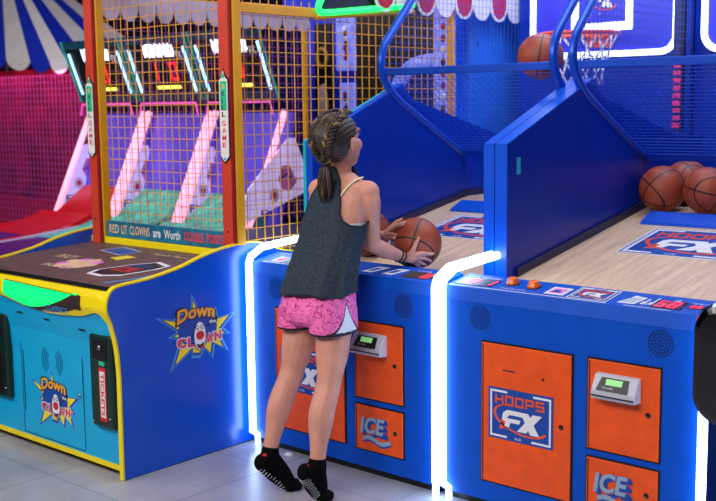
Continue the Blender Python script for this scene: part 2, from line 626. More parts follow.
# ------------------------------------------------------------------ logos
def hoops_logo(b, X, wd, ht, backing='logo_blue', frame_=True):
    """HOOPS FX emblem on a plane, lower left corner at the plane's origin"""
    if backing:
        b.rect(0, 0, wd, ht, backing, X, .001)
    t = .028 * wd
    z = .0012
    if frame_:
        i = .03 * wd
        for n_, r in enumerate(((i, i, i + t, ht - i), (wd - i - t, i, wd - i, ht - i), (i, ht - i - t, .3 * wd, ht - i), (.7 * wd, ht - i - t, wd - i, ht - i),
                  (i, i, .3 * wd, i + t), (.68 * wd, i, wd - i, i + t))):
            b.rect(*r, 'white', X, .0008, z + n_ * .00012)
    G = {'H': [[(0, 0), (0, 1)], [(1, 0), (1, 1)], [(0, .5), (1, .5)]], 'O': [[(0, 0), (1, 0), (1, 1), (0, 1), (0, 0)]],
         'P': [[(0, 0), (0, 1), (1, 1), (1, .42), (0, .42)]], 'S': [[(0, 0), (1, 0), (1, .5), (0, .5), (0, 1), (1, 1)]]}
    lw = .028 * wd
    for q, ch in enumerate('HOOPS'):
        gx, gw, gy, gh = (.125 + q * .157) * wd, .105 * wd, .70 * ht, .155 * ht
        for n_, pl in enumerate(G[ch]):
            b.line([(gx + u * gw, gy + v * gh) for u, v in pl], lw, 'orange_text', X, .0006, z + .0006 + n_ * .0003)
    # swoosh
    def arc(a0, a1, r0, r1, n=22):
        o, q = [], []
        for i in range(n + 1):
            a = radians(a0 + (a1 - a0) * i / n)
            s = sin(pi * i / n) * .5 + .5
            o.append((.5 * wd + .42 * wd * cos(a), .42 * ht + .27 * ht * sin(a) - .10 * ht * cos(a)))
            k = 1 - .16 * s * (.4 + .6 * i / n) - .02
            q.append((.5 * wd + .42 * wd * k * cos(a), .42 * ht + .27 * ht * k * sin(a) - .10 * ht * k * cos(a)))
        return o, q
    o, q = arc(115, 345, 0, 0)
    for i in range(len(o) - 1):
        b.poly([o[i], o[i + 1], q[i + 1], q[i]], 'orange_text', X, .0006, z + .0002)
    b.poly([(.17 * wd, .2 * ht), (.30 * wd, .24 * ht), (.30 * wd, .36 * ht), (.22 * wd, .42 * ht)], 'orange_text', X, .0006, z + .0002)
    # the letters F and X
    qn = [0]
    def quad(*p, k='white'):
        qn[0] += 1
        b.poly([(x * wd, y * ht) for x, y in p], k, X, .0007, z + .001 + qn[0] * .00012)
    quad((.24, .54), (.30, .60), (.56, .60), (.54, .51), (.34, .51), (.30, .45), (.28, .36), (.22, .40))
    quad((.30, .44), (.51, .44), (.49, .36), (.28, .36))
    quad((.28, .37), (.36, .37), (.33, .26), (.26, .28))
    quad((.51, .60), (.63, .60), (.80, .20), (.66, .20))
    b.poly([(x * wd, y * ht) for x, y in ((.70, .60), (.84, .60), (.60, .22), (.46, .22))], 'white', X, .0007, z + .0020)
    b.text('ICE', .42 * wd, .04 * ht, .52 * wd, .085 * ht, 'white', X, z + .0006)

def ice_logo(b, X, wd, ht):
    w_ = lambda x, y: (x, y + .12 * ht * (x / wd) - .25 * ht * (x / wd) ** 2 * .3)
    for i in range(4):
        b.text('ICE', .05 * wd + i * .018 * wd, .34 * ht - i * .03 * ht, .85 * wd + i * .018 * wd, ht - i * .03 * ht, 'logo_blue', X, .001 + i * .0001, .03, .0, w_)
    b.text('ICE', 0, .36 * ht, .8 * wd, ht, 'ice_grey', X, .0022, .035, .15, w_)
    pts_o = [(x, .26 + .08 * sin(x * 7)) for x in [i / 12 for i in range(13)]]
    pts_i = [(x, .10 + .08 * sin(x * 7)) for x in [i / 12 for i in range(13)]]
    for i in range(12):
        for dz, dy, k in ((.001, -.07, 'logo_blue'), (.0022, 0, 'ice_grey')):
            b.poly([(p[0] * wd * .9 + .1 * wd, (p[1] + dy) * ht) for p in (pts_i[i], pts_i[i + 1], pts_o[i + 1], pts_o[i])], k, X, .0007, dz)
    b.disc(.42 * wd, .42 * ht, .03 * wd, 'orange_text', X, .0007, .003)

STAR = [(0, 172), (92, 186), (130, 150), (190, 136), (195, 40), (232, 126), (325, 112), (338, 168), (438, 135), (365, 228), (405, 262), (350, 268),
        (390, 362), (315, 322), (302, 402), (258, 350), (232, 398), (185, 398), (190, 352), (68, 478), (112, 340), (108, 292), (65, 285), (112, 252)]
def clown_logo(b, X, wd):
    """Down the Clown star burst; origin = the middle of the star"""
    s = wd / 438
    X = X @ Matrix.Diagonal((1, .76, 1, 1))
    P = [((x - 222) * s, (245 - y - .2 * (x - 222)) * s) for x, y in STAR]
    def scl(k):
        return [(x * k, y * k) for x, y in P]
    b.poly(P, 'sticker_blue', X, .0008)
    b.poly(scl(.91), 'logo_blue', X, .0008, .0006)
    b.poly(scl(.80), 'yellow', X, .0008, .0012)
    b.disc(-.0 * wd, .02 * wd, .24 * wd, 'logo_blue', X, .0008, .0018, 24, .22 * wd)
    w_ = lambda x, y: (x, y + .085 * wd - .9 * (x + .02 * wd) ** 2 / wd + .02 * x)
    b.text('Down', -.275 * wd, .065 * wd, .235 * wd, .275 * wd, 'navy', X, .003, .075, .1, w_)
    b.text('Down', -.255 * wd, .085 * wd, .215 * wd, .255 * wd, 'amber', X, .0036, .035, .1, w_)
    b.poly([(x * wd, y * wd) for x, y in ((.11, .03), (.24, .07), (.25, .15), (.13, .11))], 'navy', X, .0006, .003)
    b.text('the', .14 * wd, .065 * wd, .225 * wd, .115 * wd, 'white', X, .0038, .02)
    w2 = lambda x, y: (x, y + .3 * x * x / wd)
    for t, x0, x1 in (('C', -.26, -.15), ('L', -.13, -.05), ('W', .09, .19), ('N', .2, .29)):
        b.text(t, x0 * wd - .008 * wd, -.205 * wd, x1 * wd + .008 * wd, -.055 * wd, 'white', X, .003, .08, 0, w2)
        b.text(t, x0 * wd, -.19 * wd, x1 * wd, -.07 * wd, 'pink_red', X, .0036, .05, 0, w2)
    b.disc(.02 * wd, -.07 * wd, .08 * wd, 'navy', X, .0006, .0036, 20, .19 * wd)
    b.disc(.02 * wd, -.07 * wd, .07 * wd, 'white', X, .0006, .0042, 20, .18 * wd)
    for dx in (-.012, .045):
        b.disc(dx * wd, .04 * wd, .022 * wd, 'black', X, .0005, .0048, 12, .032 * wd)
        b.disc(dx * wd, .037 * wd, .016 * wd, 'white', X, .0005, .0052, 12, .025 * wd)
        b.disc((dx + .004) * wd, .03 * wd, .007 * wd, 'black', X, .0005, .0056, 8, .013 * wd)
    b.disc(.022 * wd, -.06 * wd, .05 * wd, 'red', X, .0008, .005, 16, .058 * wd)
    b.poly([(x * wd, y * wd) for x, y in ((-.03, -.16), (.02, -.18), (.07, -.15), (.055, -.215), (.025, -.24), (-.005, -.22))], 'black', X, .0005, .005)
    b.poly([(x * wd, y * wd) for x, y in ((.0, -.20), (.045, -.20), (.025, -.235))], 'red', X, .0005, .0055)

# ------------------------------------------------------------------ basketball hoop machines
PF0, PFS = .78, .18                      # court surface: z = PF0 + PFS * (y - .4)
def pf(y):
    return PF0 + PFS * (y - .4)
POLE = [(1.62, 2.55), (1.05, 1.94), (.90, 1.78), (.842, 1.71), (.822, 1.63), (.85, 1.56), (.93, 1.48), (1.10, 1.385), (1.47, 1.19)]
SIDE = [(.345, .70), (.345, 1.288), (.975, 1.541), (1.05, 1.47), (1.75, 1.29), (2.1, 1.27), (2.1, .70)]

def hoops(x0, label, right):
    W = 1.02 if right else 1.018
    root = empty('basketball_machine', (x0, 0, 0), label, 'arcade machine', 'basketball hoop machines')
    xa, xb = x0, x0 + W
    # cabinet body
    b = MB()
    b.prism([(0, .035), (0, .75), (.012, .77), (2.1, .77 + .0), (2.1, .035)], 'x', xa + .004, xb - .004, 'blue_panel')
    b.box((xa + .03, .03, 0), (xb - .03, 2.05, .036), 'black')
    b.build('cabinet_body', root)
    # console strip on top of the front
    b = MB()
    b.prism([(-.002, .75), (.012, .797), (.157, .82), (.162, .735), (.03, .735)], 'x', xa + .012, xb - .012, 'blue_panel', bev=.002)
    con = b.build('console', root)
    def cx(px, y):      # drawing plane on the console top
        return topface(px, .012 + y, .797 + y * .1586 + .0006, .1586)
    o = 0 if right else .02
    if right:
        X = cx(xa + .03, .028)
        d = MB(); d.rect(0, 0, .16, .075, 'display_dark', X, .0008); d.seg7('10 1', .016, .012, .026, .052, 'led_digit', X, .001, .35, .12); d.build('score_display', con)
        d = MB(); d.text('THIS SCORE', 0, .082, .15, .095, 'white', X, .0004); d.build('lettering', con)
        d = MB(); d.text('START BUTTONS', .2, .0, .3, .01, 'white', X, .0004); d.build('lettering', con)
        d = MB(); d.line([(-.005, -.018), (.62, -.018)], .004, 'white', X, .0006)
        d.build('console_stripe', con)
        for px, y in ((.244, .088), (.338, .078)):
            X = cx(xa + px, y - .0)
            d = MB(); d.lathe([(.024, 0), (.024, .008), (.018, .012), (.018, .02), (.012, .024)], 'orange_button', 18, X); d.build('push_button', con)
        X = cx(xa + .405, .03)
        d = MB(); d.rect(0, 0, .075, .075, 'white', X, .0008); d.rect(.01, .012, .065, .062, 'pink_patch', X, .0006, .001); d.rect(.02, .02, .05, .045, 'logo_blue', X, .0005, .0016); d.build('instruction_card', con)
        X = cx(xa + .505, .026)
        d = MB(); hoops_logo(d, X, .135, .1, 'logo_blue'); d.line([(-.005, -.005), (.14, -.005), (.14, .105), (-.005, .105)], .004, 'white', X, .0006, 0, True); d.build('logo_panel', con)
        X = cx(xa + .68, .03)
        d = MB()
        d.poly([(0, .0), (.06, .0), (.075, .07), (.03, .08)], 'white', X, .0008)
        for i in range(4):
            d.line([(.012 + i * .012, .01), (.025 + i * .012, .06)], .003, 'logo_blue', X, .0006, .0008)
        random.seed(3)
        for i in range(17):
            h = .018 + random.random() * .075
            d.poly([(.075 + i * .0085, 0 + .02 * random.random()), (.0808 + i * .0085, 0 + .02 * random.random()), (.083 + i * .0085, h), (.077 + i * .0085, h)], 'white', X, .0008)
        d.build('crowd_graphic', con)
        X = cx(xa + .815, .024)
        d = MB(); d.rect(-.02, 0, .085, .075, 'display_dark', X, .0008); d.seg7('58', -.01, .010, .030, .056, 'led_digit', X, .0012, .35, .12); d.line([(-.1, -.012), (.06, -.012)], .003, 'white', X, .0005); d.build('time_display', con)
        X = cx(xa + .91, .05)
        d = MB(); d.rect(0, 0, .06, .035, 'display_dark', X, .0008); d.seg7('03', .006, .008, .014, .02, 'led_digit', X, .001); d.text('HI SCORE', 0, .045, .07, .055, 'white', X, .0005); d.build('record_display', con)
    else:
        X = cx(xa + .10, .02)
        d = MB(); d.rect(0, 0, .15, .07, 'display_dark', X, .0008); d.seg7('8 18', .012, .012, .026, .045, 'led_digit', X, .001); d.line([(-.03, -.012), (.3, -.012)], .005, 'white', X, .0006); d.build('score_display', con)
        for px in (.60, .70):
            X = cx(xa + px, .03)
            d = MB(); d.poly([(0, 0), (.05, 0), (.085, .075), (.03, .075)], 'white', X, .0008); d.poly([(.02, .018), (.045, .018), (.06, .058), (.035, .058)], 'logo_blue', X, .0005, .001); d.build('instruction_card', con)
        X = cx(xa + .80, .022)
        d = MB(); d.rect(0, 0, .13, .075, 'dark_brown', X, .0008); d.seg7('0', .085, .012, .03, .05, 'led_digit', X, .0012); d.text('TIME', .02, .082, .09, .093, 'white', X, .0004); d.build('time_display', con)
        X = cx(xa + .935, .03)
        d = MB(); d.rect(0, .01, .03, .045, 'display_dark', X, .0008); d.seg7('0', .007, .016, .012, .02, 'led_digit', X, .001); d.build('record_display', con)
    # orange doors
    dd = 0 if right else -.0
    def door(x_0, z0, x_1, z1, name='door'):
        c = MB()
        c.box((xa + x_0 - .006, -.0025, z0 - .006), (xa + x_1 + .006, .002, z1 + .006), 'black')  # black rim paints the shadow gap around the door
        c.box((xa + x_0, -.007, z0), (xa + x_1, .0, z1), 'orange_door', .0015)
        c.wire((xa + x_0 + .006, -.0075, z0 + .004), (xa + x_0 + .006, -.0075, z1 - .004), .0022, 'dark_brown')
        return c.build(name, root)
    def lock(par, x, z, r=.0085):
        X = front(xa + x, -.007, z)
        c = MB(); c.lathe([(r, 0), (r, .003), (r * .7, .005), (r * .68, .003)], 'black', 14, X); c.build('lock', par)
    x_b0, x_b1, x_s0, x_s1 = (.186, .546, .608, .860) if right else (.160, .545, .603, .842)
    big = door(x_b0, .112, x_b1, .613)
    lock(big, x_b1 - .036, .364)
    lock(big, x_b0 + .252, .516, .0045)
    c = MB(); X = front(xa + x_b0 + .09, -.0075, .522); c.rect(0, 0, .05, .005, 'dark_brown', X, .0008); c.build('slot', big)
    c = MB(); hoops_logo(c, front(xa + x_b0 + .031, -.0075, .277), .263, .183); c.build('logo_sticker', big)
    sm = door(x_s0, .316, x_s1, .615)
    lock(sm, x_s1 - .036, .463)
    # card reader
    rx, rz = xa + x_s0 + (.034 if right else .01), .495
    c = MB()
    c.prism([(y_, rz + z_) for y_, z_ in [(-.006, 0), (-.045, .003), (-.05, .012), (-.046, .03), (-.02, .078), (-.006, .082)]], 'x', rx, rx + .155, 'grey_plastic', bev=.002)
    rd = c.build('card_reader', sm)
    kx = frame((rx + .022, -.0462, .5), (1, 0, 0), (0, .4767, .879), (0, -.879, .4767))
    kx.translation = Vector((rx + .016, -.0462, rz + .0315))
    c = MB(); c.poly([(0, 0), (.112, 0), (.108, .046), (.012, .046)], 'black', kx, .0012); c.rect(.03, .021, .088, .041, 'lcd', kx, .0008, .0012); c.text('TAP CARD', .02, .008, .06, .014, 'white', kx, .0016)
    c.build('reader_screen', rd)
    c = MB(); c.box((rx + .003, -.052, rz + .013), (rx + .152, -.03, rz + .017), 'black'); c.build('card_slot', rd)
    ic = door(x_s0, .108, x_s1, .284)
    lock(ic, x_s1 - .036, .2)
    c = MB(); ice_logo(c, front(xa + x_s0 + .028, -.0078, .135), .155, .105); c.build('logo_sticker', ic)
    # speakers
    for sx in ((.173, .857) if right else (.165, .845)):
        X = front(xa + sx, -.0005, .697)
        c = MB()
        for k_ in range(5):
            for j in range(max(1, 6 * k_)):
                a = 2 * pi * j / max(1, 6 * k_) + .3 * k_
                c.disc(.0102 * k_ * cos(a), .0102 * k_ * sin(a), .0033, 'black', X, .0012, 0, 6)
        c.build('speaker_grille', root)
    # light tubes along both front edges
    for s, xt in ((0, xa + .014), (1, xb - .014)):
        pts = [(xt, -.012, .055), (xt, -.012, .79), (xt, .0, .818), (xt, .07, .851), (xt, .34, .868)]
        full = pts if not (right and s == 1) else pts[:2]
        c = MB()
        c.tube(full, .0148, 'led_white', 10)
        xe = xt + (.03 if s == 0 else -.0)
        c.tube([(xt, -.012, .062), (xe, -.012, .05), (xe, -.012, .008)], .0125, 'led_white', 8)
        c.build('light_tube', root)
    # court
    c = MB()
    y0, y1 = .165, 2.0
    c.prism([(y0, pf(y0)), (1.48, pf(1.48)), (y1, pf(1.48)), (y1, pf(1.48) - .03), (1.48, pf(1.48) - .03), (y0, pf(y0) - .03)], 'x', xa + .055, xb - .055, 'court_wood')
    court = c.build('court', root)
    mx = xa + .27
    c = MB(); k = sqrt(1 + PFS ** 2)
    X = topface(mx, .80, pf(.80) + .001, PFS)
    hoops_logo(c, X, .46, .345)
    c.line([(.0, .0), (.46, 0), (.46, .345), (0, .345)], .008, 'white', X, .0007, .0006, True)
    c.build('court_logo', court)
    c = MB()
    c.prism([(1.19, pf(1.19) + .001), (1.195, pf(1.195) + .012), (1.285, pf(1.285) + .034), (1.29, pf(1.29) + .001)], 'x', xa + .17, xb - .17, 'blue_edge')
    c.build('ball_stop', court)
    # side panels
    for s, (pa, pb) in enumerate(((xa, xa + .055), (xb - (.055 if right else .050), xb))):
        c = MB()
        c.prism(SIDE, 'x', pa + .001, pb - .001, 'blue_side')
        side = c.build('side_panel', root)
        e = MB()
        edge = 'teal_sheen_sticker' if (not right and s == 0) else 'blue_edge'
        pts = SIDE[:3]
        for (p, q), kk in zip(zip(pts, pts[1:]), (edge, edge)):
            d = Vector((q[0] - p[0], q[1] - p[1])).normalized()
            nrm = Vector((-d.y, d.x))
            ex = d * .002
            wa, wb = pa + .001, pb - .001
            quad = [Vector(p) - ex, Vector(q) + ex, Vector(q) + ex + nrm * .006, Vector(p) - ex + nrm * .006]
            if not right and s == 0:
                e.prism(quad, 'x', wa, wa + .018, 'teal_sheen_sticker'); e.prism(quad, 'x', wa + .018, wb, 'blue_edge')  # outer strip teal: the neon's reflection put into the edge colour
            else:
                e.prism(quad, 'x', wa, wb, kk)
        e.build('edge_trim', side)
        if right and s == 0:
            X = rightside(pb - .0005, .405, 1.175); c = MB(); c.rect(0, 0, .026, .065, 'teal_sheen_sticker', X, .0008); c.build('sticker', side)
        # skirting strip above the court
        c = MB()
        xs = pb if s == 0 else pa - .012
        c.prism([(.40, pf(.40) + .001), (1.48, pf(1.48) + .001), (2.0, pf(1.48) + .001), (2.0, pf(1.48) + .035), (1.48, pf(1.48) + .035), (.40, pf(.40) + .035)], 'x', xs, xs + .012, 'navy')
        c.build('skirting', side)
    # cage: bent poles, cross bar, sloping ramp net, side nets
    xl, xr = xa + .045, xb - .045
    for xp in (xl, xr):
        c = MB()
        c.tube(smoothpath([(xp, p[0], p[1]) for p in POLE], 5), .0195, 'blue_metal', 10)
        c.build('cage_pole', root)
    c = MB(); c.box((xl, .828, 1.580), (xr, .85, 1.614), 'blue_metal', .005); c.build('cross_bar', root)
    c = MB()
    pa, pb = Vector((.85, 1.57)), Vector((1.47, 1.20))
    n = 26
    for i in range(n + 1):
        p = pa + (pb - pa) * i / n
        c.wire((xl, p.x, p.y), (xr, p.x, p.y), .0015 if i < n - 6 else .0035, 'blue_wire')
    nx = 24
    for i in range(nx + 1):
        x = xl + (xr - xl) * i / nx
        c.wire((x, pa.x, pa.y), (x, pb.x, pb.y), .0015, 'blue_wire')
    c.box((xl, 1.455, 1.183), (xr, 1.485, 1.21), 'blue_side')
    c.build('ramp_net', root)
    for s, xp in enumerate((xa + .02, xb - .02)):
        c = MB()
        def edge_y(z):
            return interp(z, [(1.26, 1.9), (1.29, 1.75), (1.47, 1.05), (1.56, .85), (1.63, .822), (1.71, .842), (1.78, .90), (1.94, 1.05), (2.55, 1.62)])
        z = 1.30
        while z < 2.5:
            c.wire((xp, edge_y(z), z), (xp, 2.02, z), .0011, 'blue_wire'); z += .034
        y = .86
        while y < 2.02:
            zb = interp(y, [(.83, 1.62), (.85, 1.56), (1.05, 1.47), (1.75, 1.29), (2.1, 1.27)])
            zt = interp(y, [(.82, 1.66), (.90, 1.78), (1.05, 1.94), (1.62, 2.5), (2.1, 2.5)])
            c.wire((xp, y, zb), (xp, y, zt), .0011, 'blue_wire'); y += .034
        c.build('side_net', root)
    # back wall of the cage, backboard, rim and net
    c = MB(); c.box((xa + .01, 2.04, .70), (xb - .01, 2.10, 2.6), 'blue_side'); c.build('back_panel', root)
    bx0, bx1 = xa + .125, xb - .055
    if right:
        bx0, bx1 = xa + .068, xb - .125
    zc0, zc1 = 1.68, 2.5
    def rrect(x0_, z0_, x1_, z1_, r, n=6):
        P = []
        for cx_, cz_, a0 in ((x1_ - r, z0_ + r, -90), (x1_ - r, z1_ - r, 0), (x0_ + r, z1_ - r, 90), (x0_ + r, z0_ + r, 180)):
            for i in range(n + 1):
                a = radians(a0 + 90 * i / n)
                P.append((cx_ + r * cos(a), cz_ + r * sin(a)))
        return P
    c = MB(); c.prism(rrect(bx0, zc0, bx1, zc1, .08), 'y', 1.985, 2.0, 'board_face'); bbd = c.build('backboard', root)
    c = MB(); c.tube([(p[0], 1.982, p[1]) for p in rrect(bx0 + .01, zc0 + .012, bx1 - .01, zc1 - .01, .08)], .0165, 'led_border', 8, close=True); c.build('light_border', bbd)
    cxm = (bx0 + bx1) / 2
    c = MB()
    X = front(cxm, 1.984, 0)
    c.line([(-.155, 1.83), (.155, 1.83), (.155, 2.13), (-.155, 2.13)], .042, 'led_border', X, .002, 0, True)
    c.build('target_square', bbd)
    c = MB(); hoops_logo(c, front(cxm - .105, 1.984, 1.885), .21, .2, None, False); c.build('logo', bbd)
    c = MB()
    rc, rr, rzz = Vector((cxm, 1.77, 1.785)), .19, 1.785
    c.tube([rc + Vector((rr * cos(2 * pi * i / 32), rr * sin(2 * pi * i / 32), 0)) for i in range(32)], .011, 'orange_text', 8, close=True)
    c.box((cxm - .07, 1.955, rzz - .06), (cxm + .07, 1.985, rzz + .03), 'orange_text', .004)
    c.box((cxm - .04, 1.94, rzz - .012), (cxm + .04, 1.985, rzz + .012), 'orange_text')
    hoop_ = c.build('hoop_rim', root)
    c = MB()
    prof = [(.185, 0), (.155, -.07), (.13, -.14), (.115, -.2), (.115, -.25)]
    nn = 12
    for i in range(nn):
        for sg in (1, -1):
            P = [rc + Vector((r * cos(2 * pi * (i + sg * j * .5) / nn), r * sin(2 * pi * (i + sg * j * .5) / nn), dz)) for j, (r, dz) in enumerate(prof)]
            c.tube(P, .0035, 'white_matt', 4)
    c.build('hoop_net', hoop_)
    # rear light column between the machines
    c = MB(); c.box((xb - .05, 1.93, 1.3), (xb - .006, 1.975, 2.6), 'black')
    for i in range(9):
        c.box((xb - .048 + .002 * (i % 3), 1.924, 1.32 + i * .036), (xb - .01, 1.93, 1.342 + i * .036), 'dot_red')
    c.build('light_column', root)
    return root

hoops(-1.02, 'blue basketball machine behind the girl, with a ball flying at its hoop', False)
hoops(0.0, 'blue basketball machine with three balls waiting on its wooden court', True)

# ------------------------------------------------------------------ clown throwing game cabinet
PROF = [(-.655, .003), (-.652, .404), (-.66, .524), (-.683, .625), (-.703, .678), (-.698, .723), (-.671, .759), (-.615, .77), (-.496, .779), (-.345, .804),
        (-.24, .833), (-.131, .855), (-.019, .868), (.067, .868), (.155, .846), (.234, .816), (.5, .77), (1.5, .77), (1.5, .012)]
def prof_y(z):
    return interp(z, [(p[1], p[0]) for p in PROF[:7]])
XR, XL = -1.05, -2.13
clown = empty('clown_throwing_game', ((XR + XL) / 2, 0, 0), 'caged clown throwing game with blue side, cyan front and yellow edges', 'arcade machine')
for xa, xb, r_ in ((XR - .02, XR, True), (XL, XL + .02, False)):
    b = MB()
    sp = smoothpath([(0, p[0], p[1]) for p in PROF[1:17]], 4)
    pts = [(PROF[0])] + [(p.y, p.z) for p in sp] + PROF[17:]
    b.prism(pts, 'x', xa, xb, 'blue_gloss')
    b.box((xa + .004, -.63, 0), (xb - .004, 1.5, .014), 'black')
    sd = b.build('side_panel', clown)
    b = MB()
    mp_ = [(PROF[0])] + [(p.y, p.z) for p in sp]
    for p, q in zip(mp_, mp_[1:]):
        d = Vector((q[0] - p[0], q[1] - p[1])).normalized()
        n = Vector((-d.y, d.x))
        p2, q2 = Vector(p) - d * .001, Vector(q) + d * .001
        b.prism([p2 - n * .002, q2 - n * .002, q2 + n * .005, p2 + n * .005], 'x', xa - .001, xb + .0015, 'yellow')
    b.build('edge_molding', sd)
    if r_:
        b = MB(); clown_logo(b, rightside(XR + .0005, -.265, .535), .43); b.build('logo_sticker', sd)
        b = MB(); b.lathe([(.006, 0), (.006, .002), (.003, .004)], 'black', 10, rightside(XR, .02, .80)); b.build('bolt', sd)
ia, ib = XL + .02, XR - .02
b = MB()
bp = [(y + .012, z) for y, z in PROF[:7]]
b.prism([(bp[0][0], .05)] + bp[1:] + [(-.65, .762), (1.49, .762), (1.49, .05)], 'x', ia, ib, 'cyan')
b.prism([(-.645, .03), (-.645, .052), (-.6, .052), (-.6, .03)], 'x', ia, ib, 'yellow')
b.box((ia, -.6, 0), (ib, 1.48, .05), 'black')
b.build('front_panel', clown)
# yellow fascia with a wavy lower edge
LOW = [(-2.1, .62), (-2.06, .645), (-2.02, .665), (-1.95, .66), (-1.86, .665), (-1.80, .655), (-1.68, .632), (-1.5, .618), (-1.38, .622), (-1.245, .636), (-1.15, .662), (-1.115, .655), (-1.09, .62)]
b = MB()
vs, fs = [], []
NX, NZ = 60, 8
for i in range(NX + 1):
    x = ia + (ib - ia) * i / NX
    lo = interp(x, LOW)
    for j in range(NZ + 1):
        z = lo + (.764 - lo) * j / NZ
        vs.append((x, prof_y(z) + .006, z))
for i in range(NX):
    for j in range(NZ):
        a = i * (NZ + 1) + j
        fs.append((a, a + NZ + 1, a + NZ + 2, a + 1))
no = len(vs)
vs2 = vs + [(x, y + .008, z) for x, y, z in vs]
fs2 = fs + [tuple(q + no for q in f[::-1]) for f in fs]
for i in range(NX):
    for j in (0, NZ):
        a, c = i * (NZ + 1) + j, (i + 1) * (NZ + 1) + j
        fs2.append((a, c, c + no, a + no))
b.add(vs2, fs2, 'yellow')
fas = b.build('fascia', clown)
# lit green window
b = MB()
def fy(z):
    return prof_y(z) + .0045
def onfas(p2, k, d=0, nsub=8, mb=None):
    """a polygon strip lying on the fascia: p2 = list of (x, zlow, zhigh)"""
    V, F = [], []
    for x, lo, hi in p2:
        for j in range(nsub + 1):
            z = lo + (hi - lo) * j / nsub
            V.append((x, fy(z) - d, z))
    for i in range(len(p2) - 1):
        for j in range(nsub):
            a = i * (nsub + 1) + j
            F.append((a, a + nsub + 1, a + nsub + 2, a + 1))
    mb.add(V, F, k)
WIN = []
for i in range(25):
    t = i / 24
    x = -1.80 + t * .565
    lo = .668 - .045 * sin(pi * min(1, t * 1.05)) ** .8 if t < .95 else .66
    WIN.append((x, lo, .732 - .012 * t))
onfas(WIN, 'dark_brown', .0, 8, b)
onfas([(x, max(lo + .003, lo + (.062 * max(0, (i / 24) - .28) * 1.6)), hi - .003) for i, (x, lo, hi) in enumerate(WIN[:24])], 'led_green', .0012, 8, b)
fX = frame((-1.48, fy(.65) - .003, .637), (1, 0, 0), (0, -.33, .944), (0, -.944, -.33))
b.text('CLASSICS', 0, 0, .155, .024, 'sticker_blue', fX, 0, .01, .2)
b.text('MIDWAY STYLE FUN', -.03, -.012, .10, -.004, 'white', fX, 0)
b.build('lit_window', fas)
FY = -.651 + .012
def fr(x, z):
    return front(x, prof_y(z) + .011, z)
for x, z in ((-1.73, .592), (-1.53, .585), (-1.285, .572), (-1.11, .566), (-1.93, .59)):
    b = MB(); b.rect(-.021, -.0035, .021, .0035, 'black', fr(x, z), .001); b.build('vent_slot', clown)
# middle door with logo and sound wave mark
b = MB()
b.prism([(-1.771, .062), (-1.32, .062), (-1.32, .535), (-1.771, .535)], 'y', -.6425, -.636, 'cyan')
dr = b.build('door', clown)
b = MB(); X = front(0, -.6425, 0); b.line([(-1.771, .062), (-1.32, .062), (-1.32, .535), (-1.771, .535)], .004, 'navy', X, .0006, 0, True); b.line([(-1.757, .16), (-1.757, .42)], .006, 'black', X, .001); b.build('door_seam', dr)
b = MB(); clown_logo(b, front(-1.525, -.6428, .235), .385); b.build('logo_sticker', dr)
X = front(-1.535, -.6428, .405)
for s in (-1, 1):
    for i in range(4):
        b = MB()
        r = .03 + i * .013
        b.line([(s * (.005 + r * cos(a)), r * sin(a)) for a in [radians(-52 + 104 * j / 8) for j in range(9)]], .003, 'navy', X, .0006)
        b.build('wave_arc', dr)
b = MB(); b.lathe([(.009, 0), (.009, .003), (.005, .006)], 'steel', 12, front(-1.345, -.6428, .29)); b.build('lock', dr)
# ticket dispensers
def dispenser(x0_, x1_, tick):
    b = MB(); b.box((x0_, -.668, .195), (x1_, -.63, .568), 'green_black', .014, seg=3)
    dp = b.build('ticket_dispenser', clown)
    b = MB()
    for z, dx in ((.53, .035), (.215, .0), (.24, .14 if x1_ - x0_ > .15 else .1), (.545, .1)):
        b.lathe([(.005, 0), (.005, .002), (.002, .004)], 'steel', 8, front(x0_ + .015 + dx * .8, -.668, z))
    b.build('screw', dp)
    b = MB(); b.box((x0_ + .028, -.672, .47), (x1_ - .028, -.664, .55), 'black', .004); b.lathe([(.011, 0), (.011, .004), (.006, .007)], 'steel', 12, front((x0_ + x1_) / 2 + .005, -.672, .52)); b.build('coin_plate', dp)
    if tick:
        X = front((x0_ + x1_) / 2 + .012, -.6685, .3)
        b = MB()
        b.rect(-.022, -.075, .022, .14, 'red', X, .001)
        b.rect(-.016, -.06, .016, .125, 'cream', X, .0006, .001)
        Xr = X @ Matrix.Rotation(-pi / 2, 4, 'Z')
        b.text('TICKETS', -.118, -.011, .053, .012, 'red', Xr, .0022, .02)
        b.rect(-.018, .148, .018, .165, 'green_sticker', X, .001)
        b.build('ticket_label', dp)
    else:
        b = MB(); b.box((x0_ + .025, -.676, .22), (x1_ - .025, -.664, .40), 'black', .006); b.build('return_cup', dp)
    return dp
dispenser(-1.235, -1.085, True)
dispenser(-1.995, -1.845, False)
# star mark
b = MB()
X = front(-1.155, -.6375, .112)
def star(r0, r1):
    return [((r0 if i % 2 == 0 else r1) * sin(pi * i / 5 + .25), 1.25 * (r0 if i % 2 == 0 else r1) * cos(pi * i / 5 + .25)) for i in range(10)]
b.poly(star(.05, .022), 'white', X, .0008); b.poly(star(.038, .016), 'logo_blue', X, .0006, .0008)
b.disc(0, 0, .016, 'white', X, .0005, .0014); b.disc(.002, -.003, .007, 'logo_blue', X, .0005, .002)
b.build('star_sticker', clown)
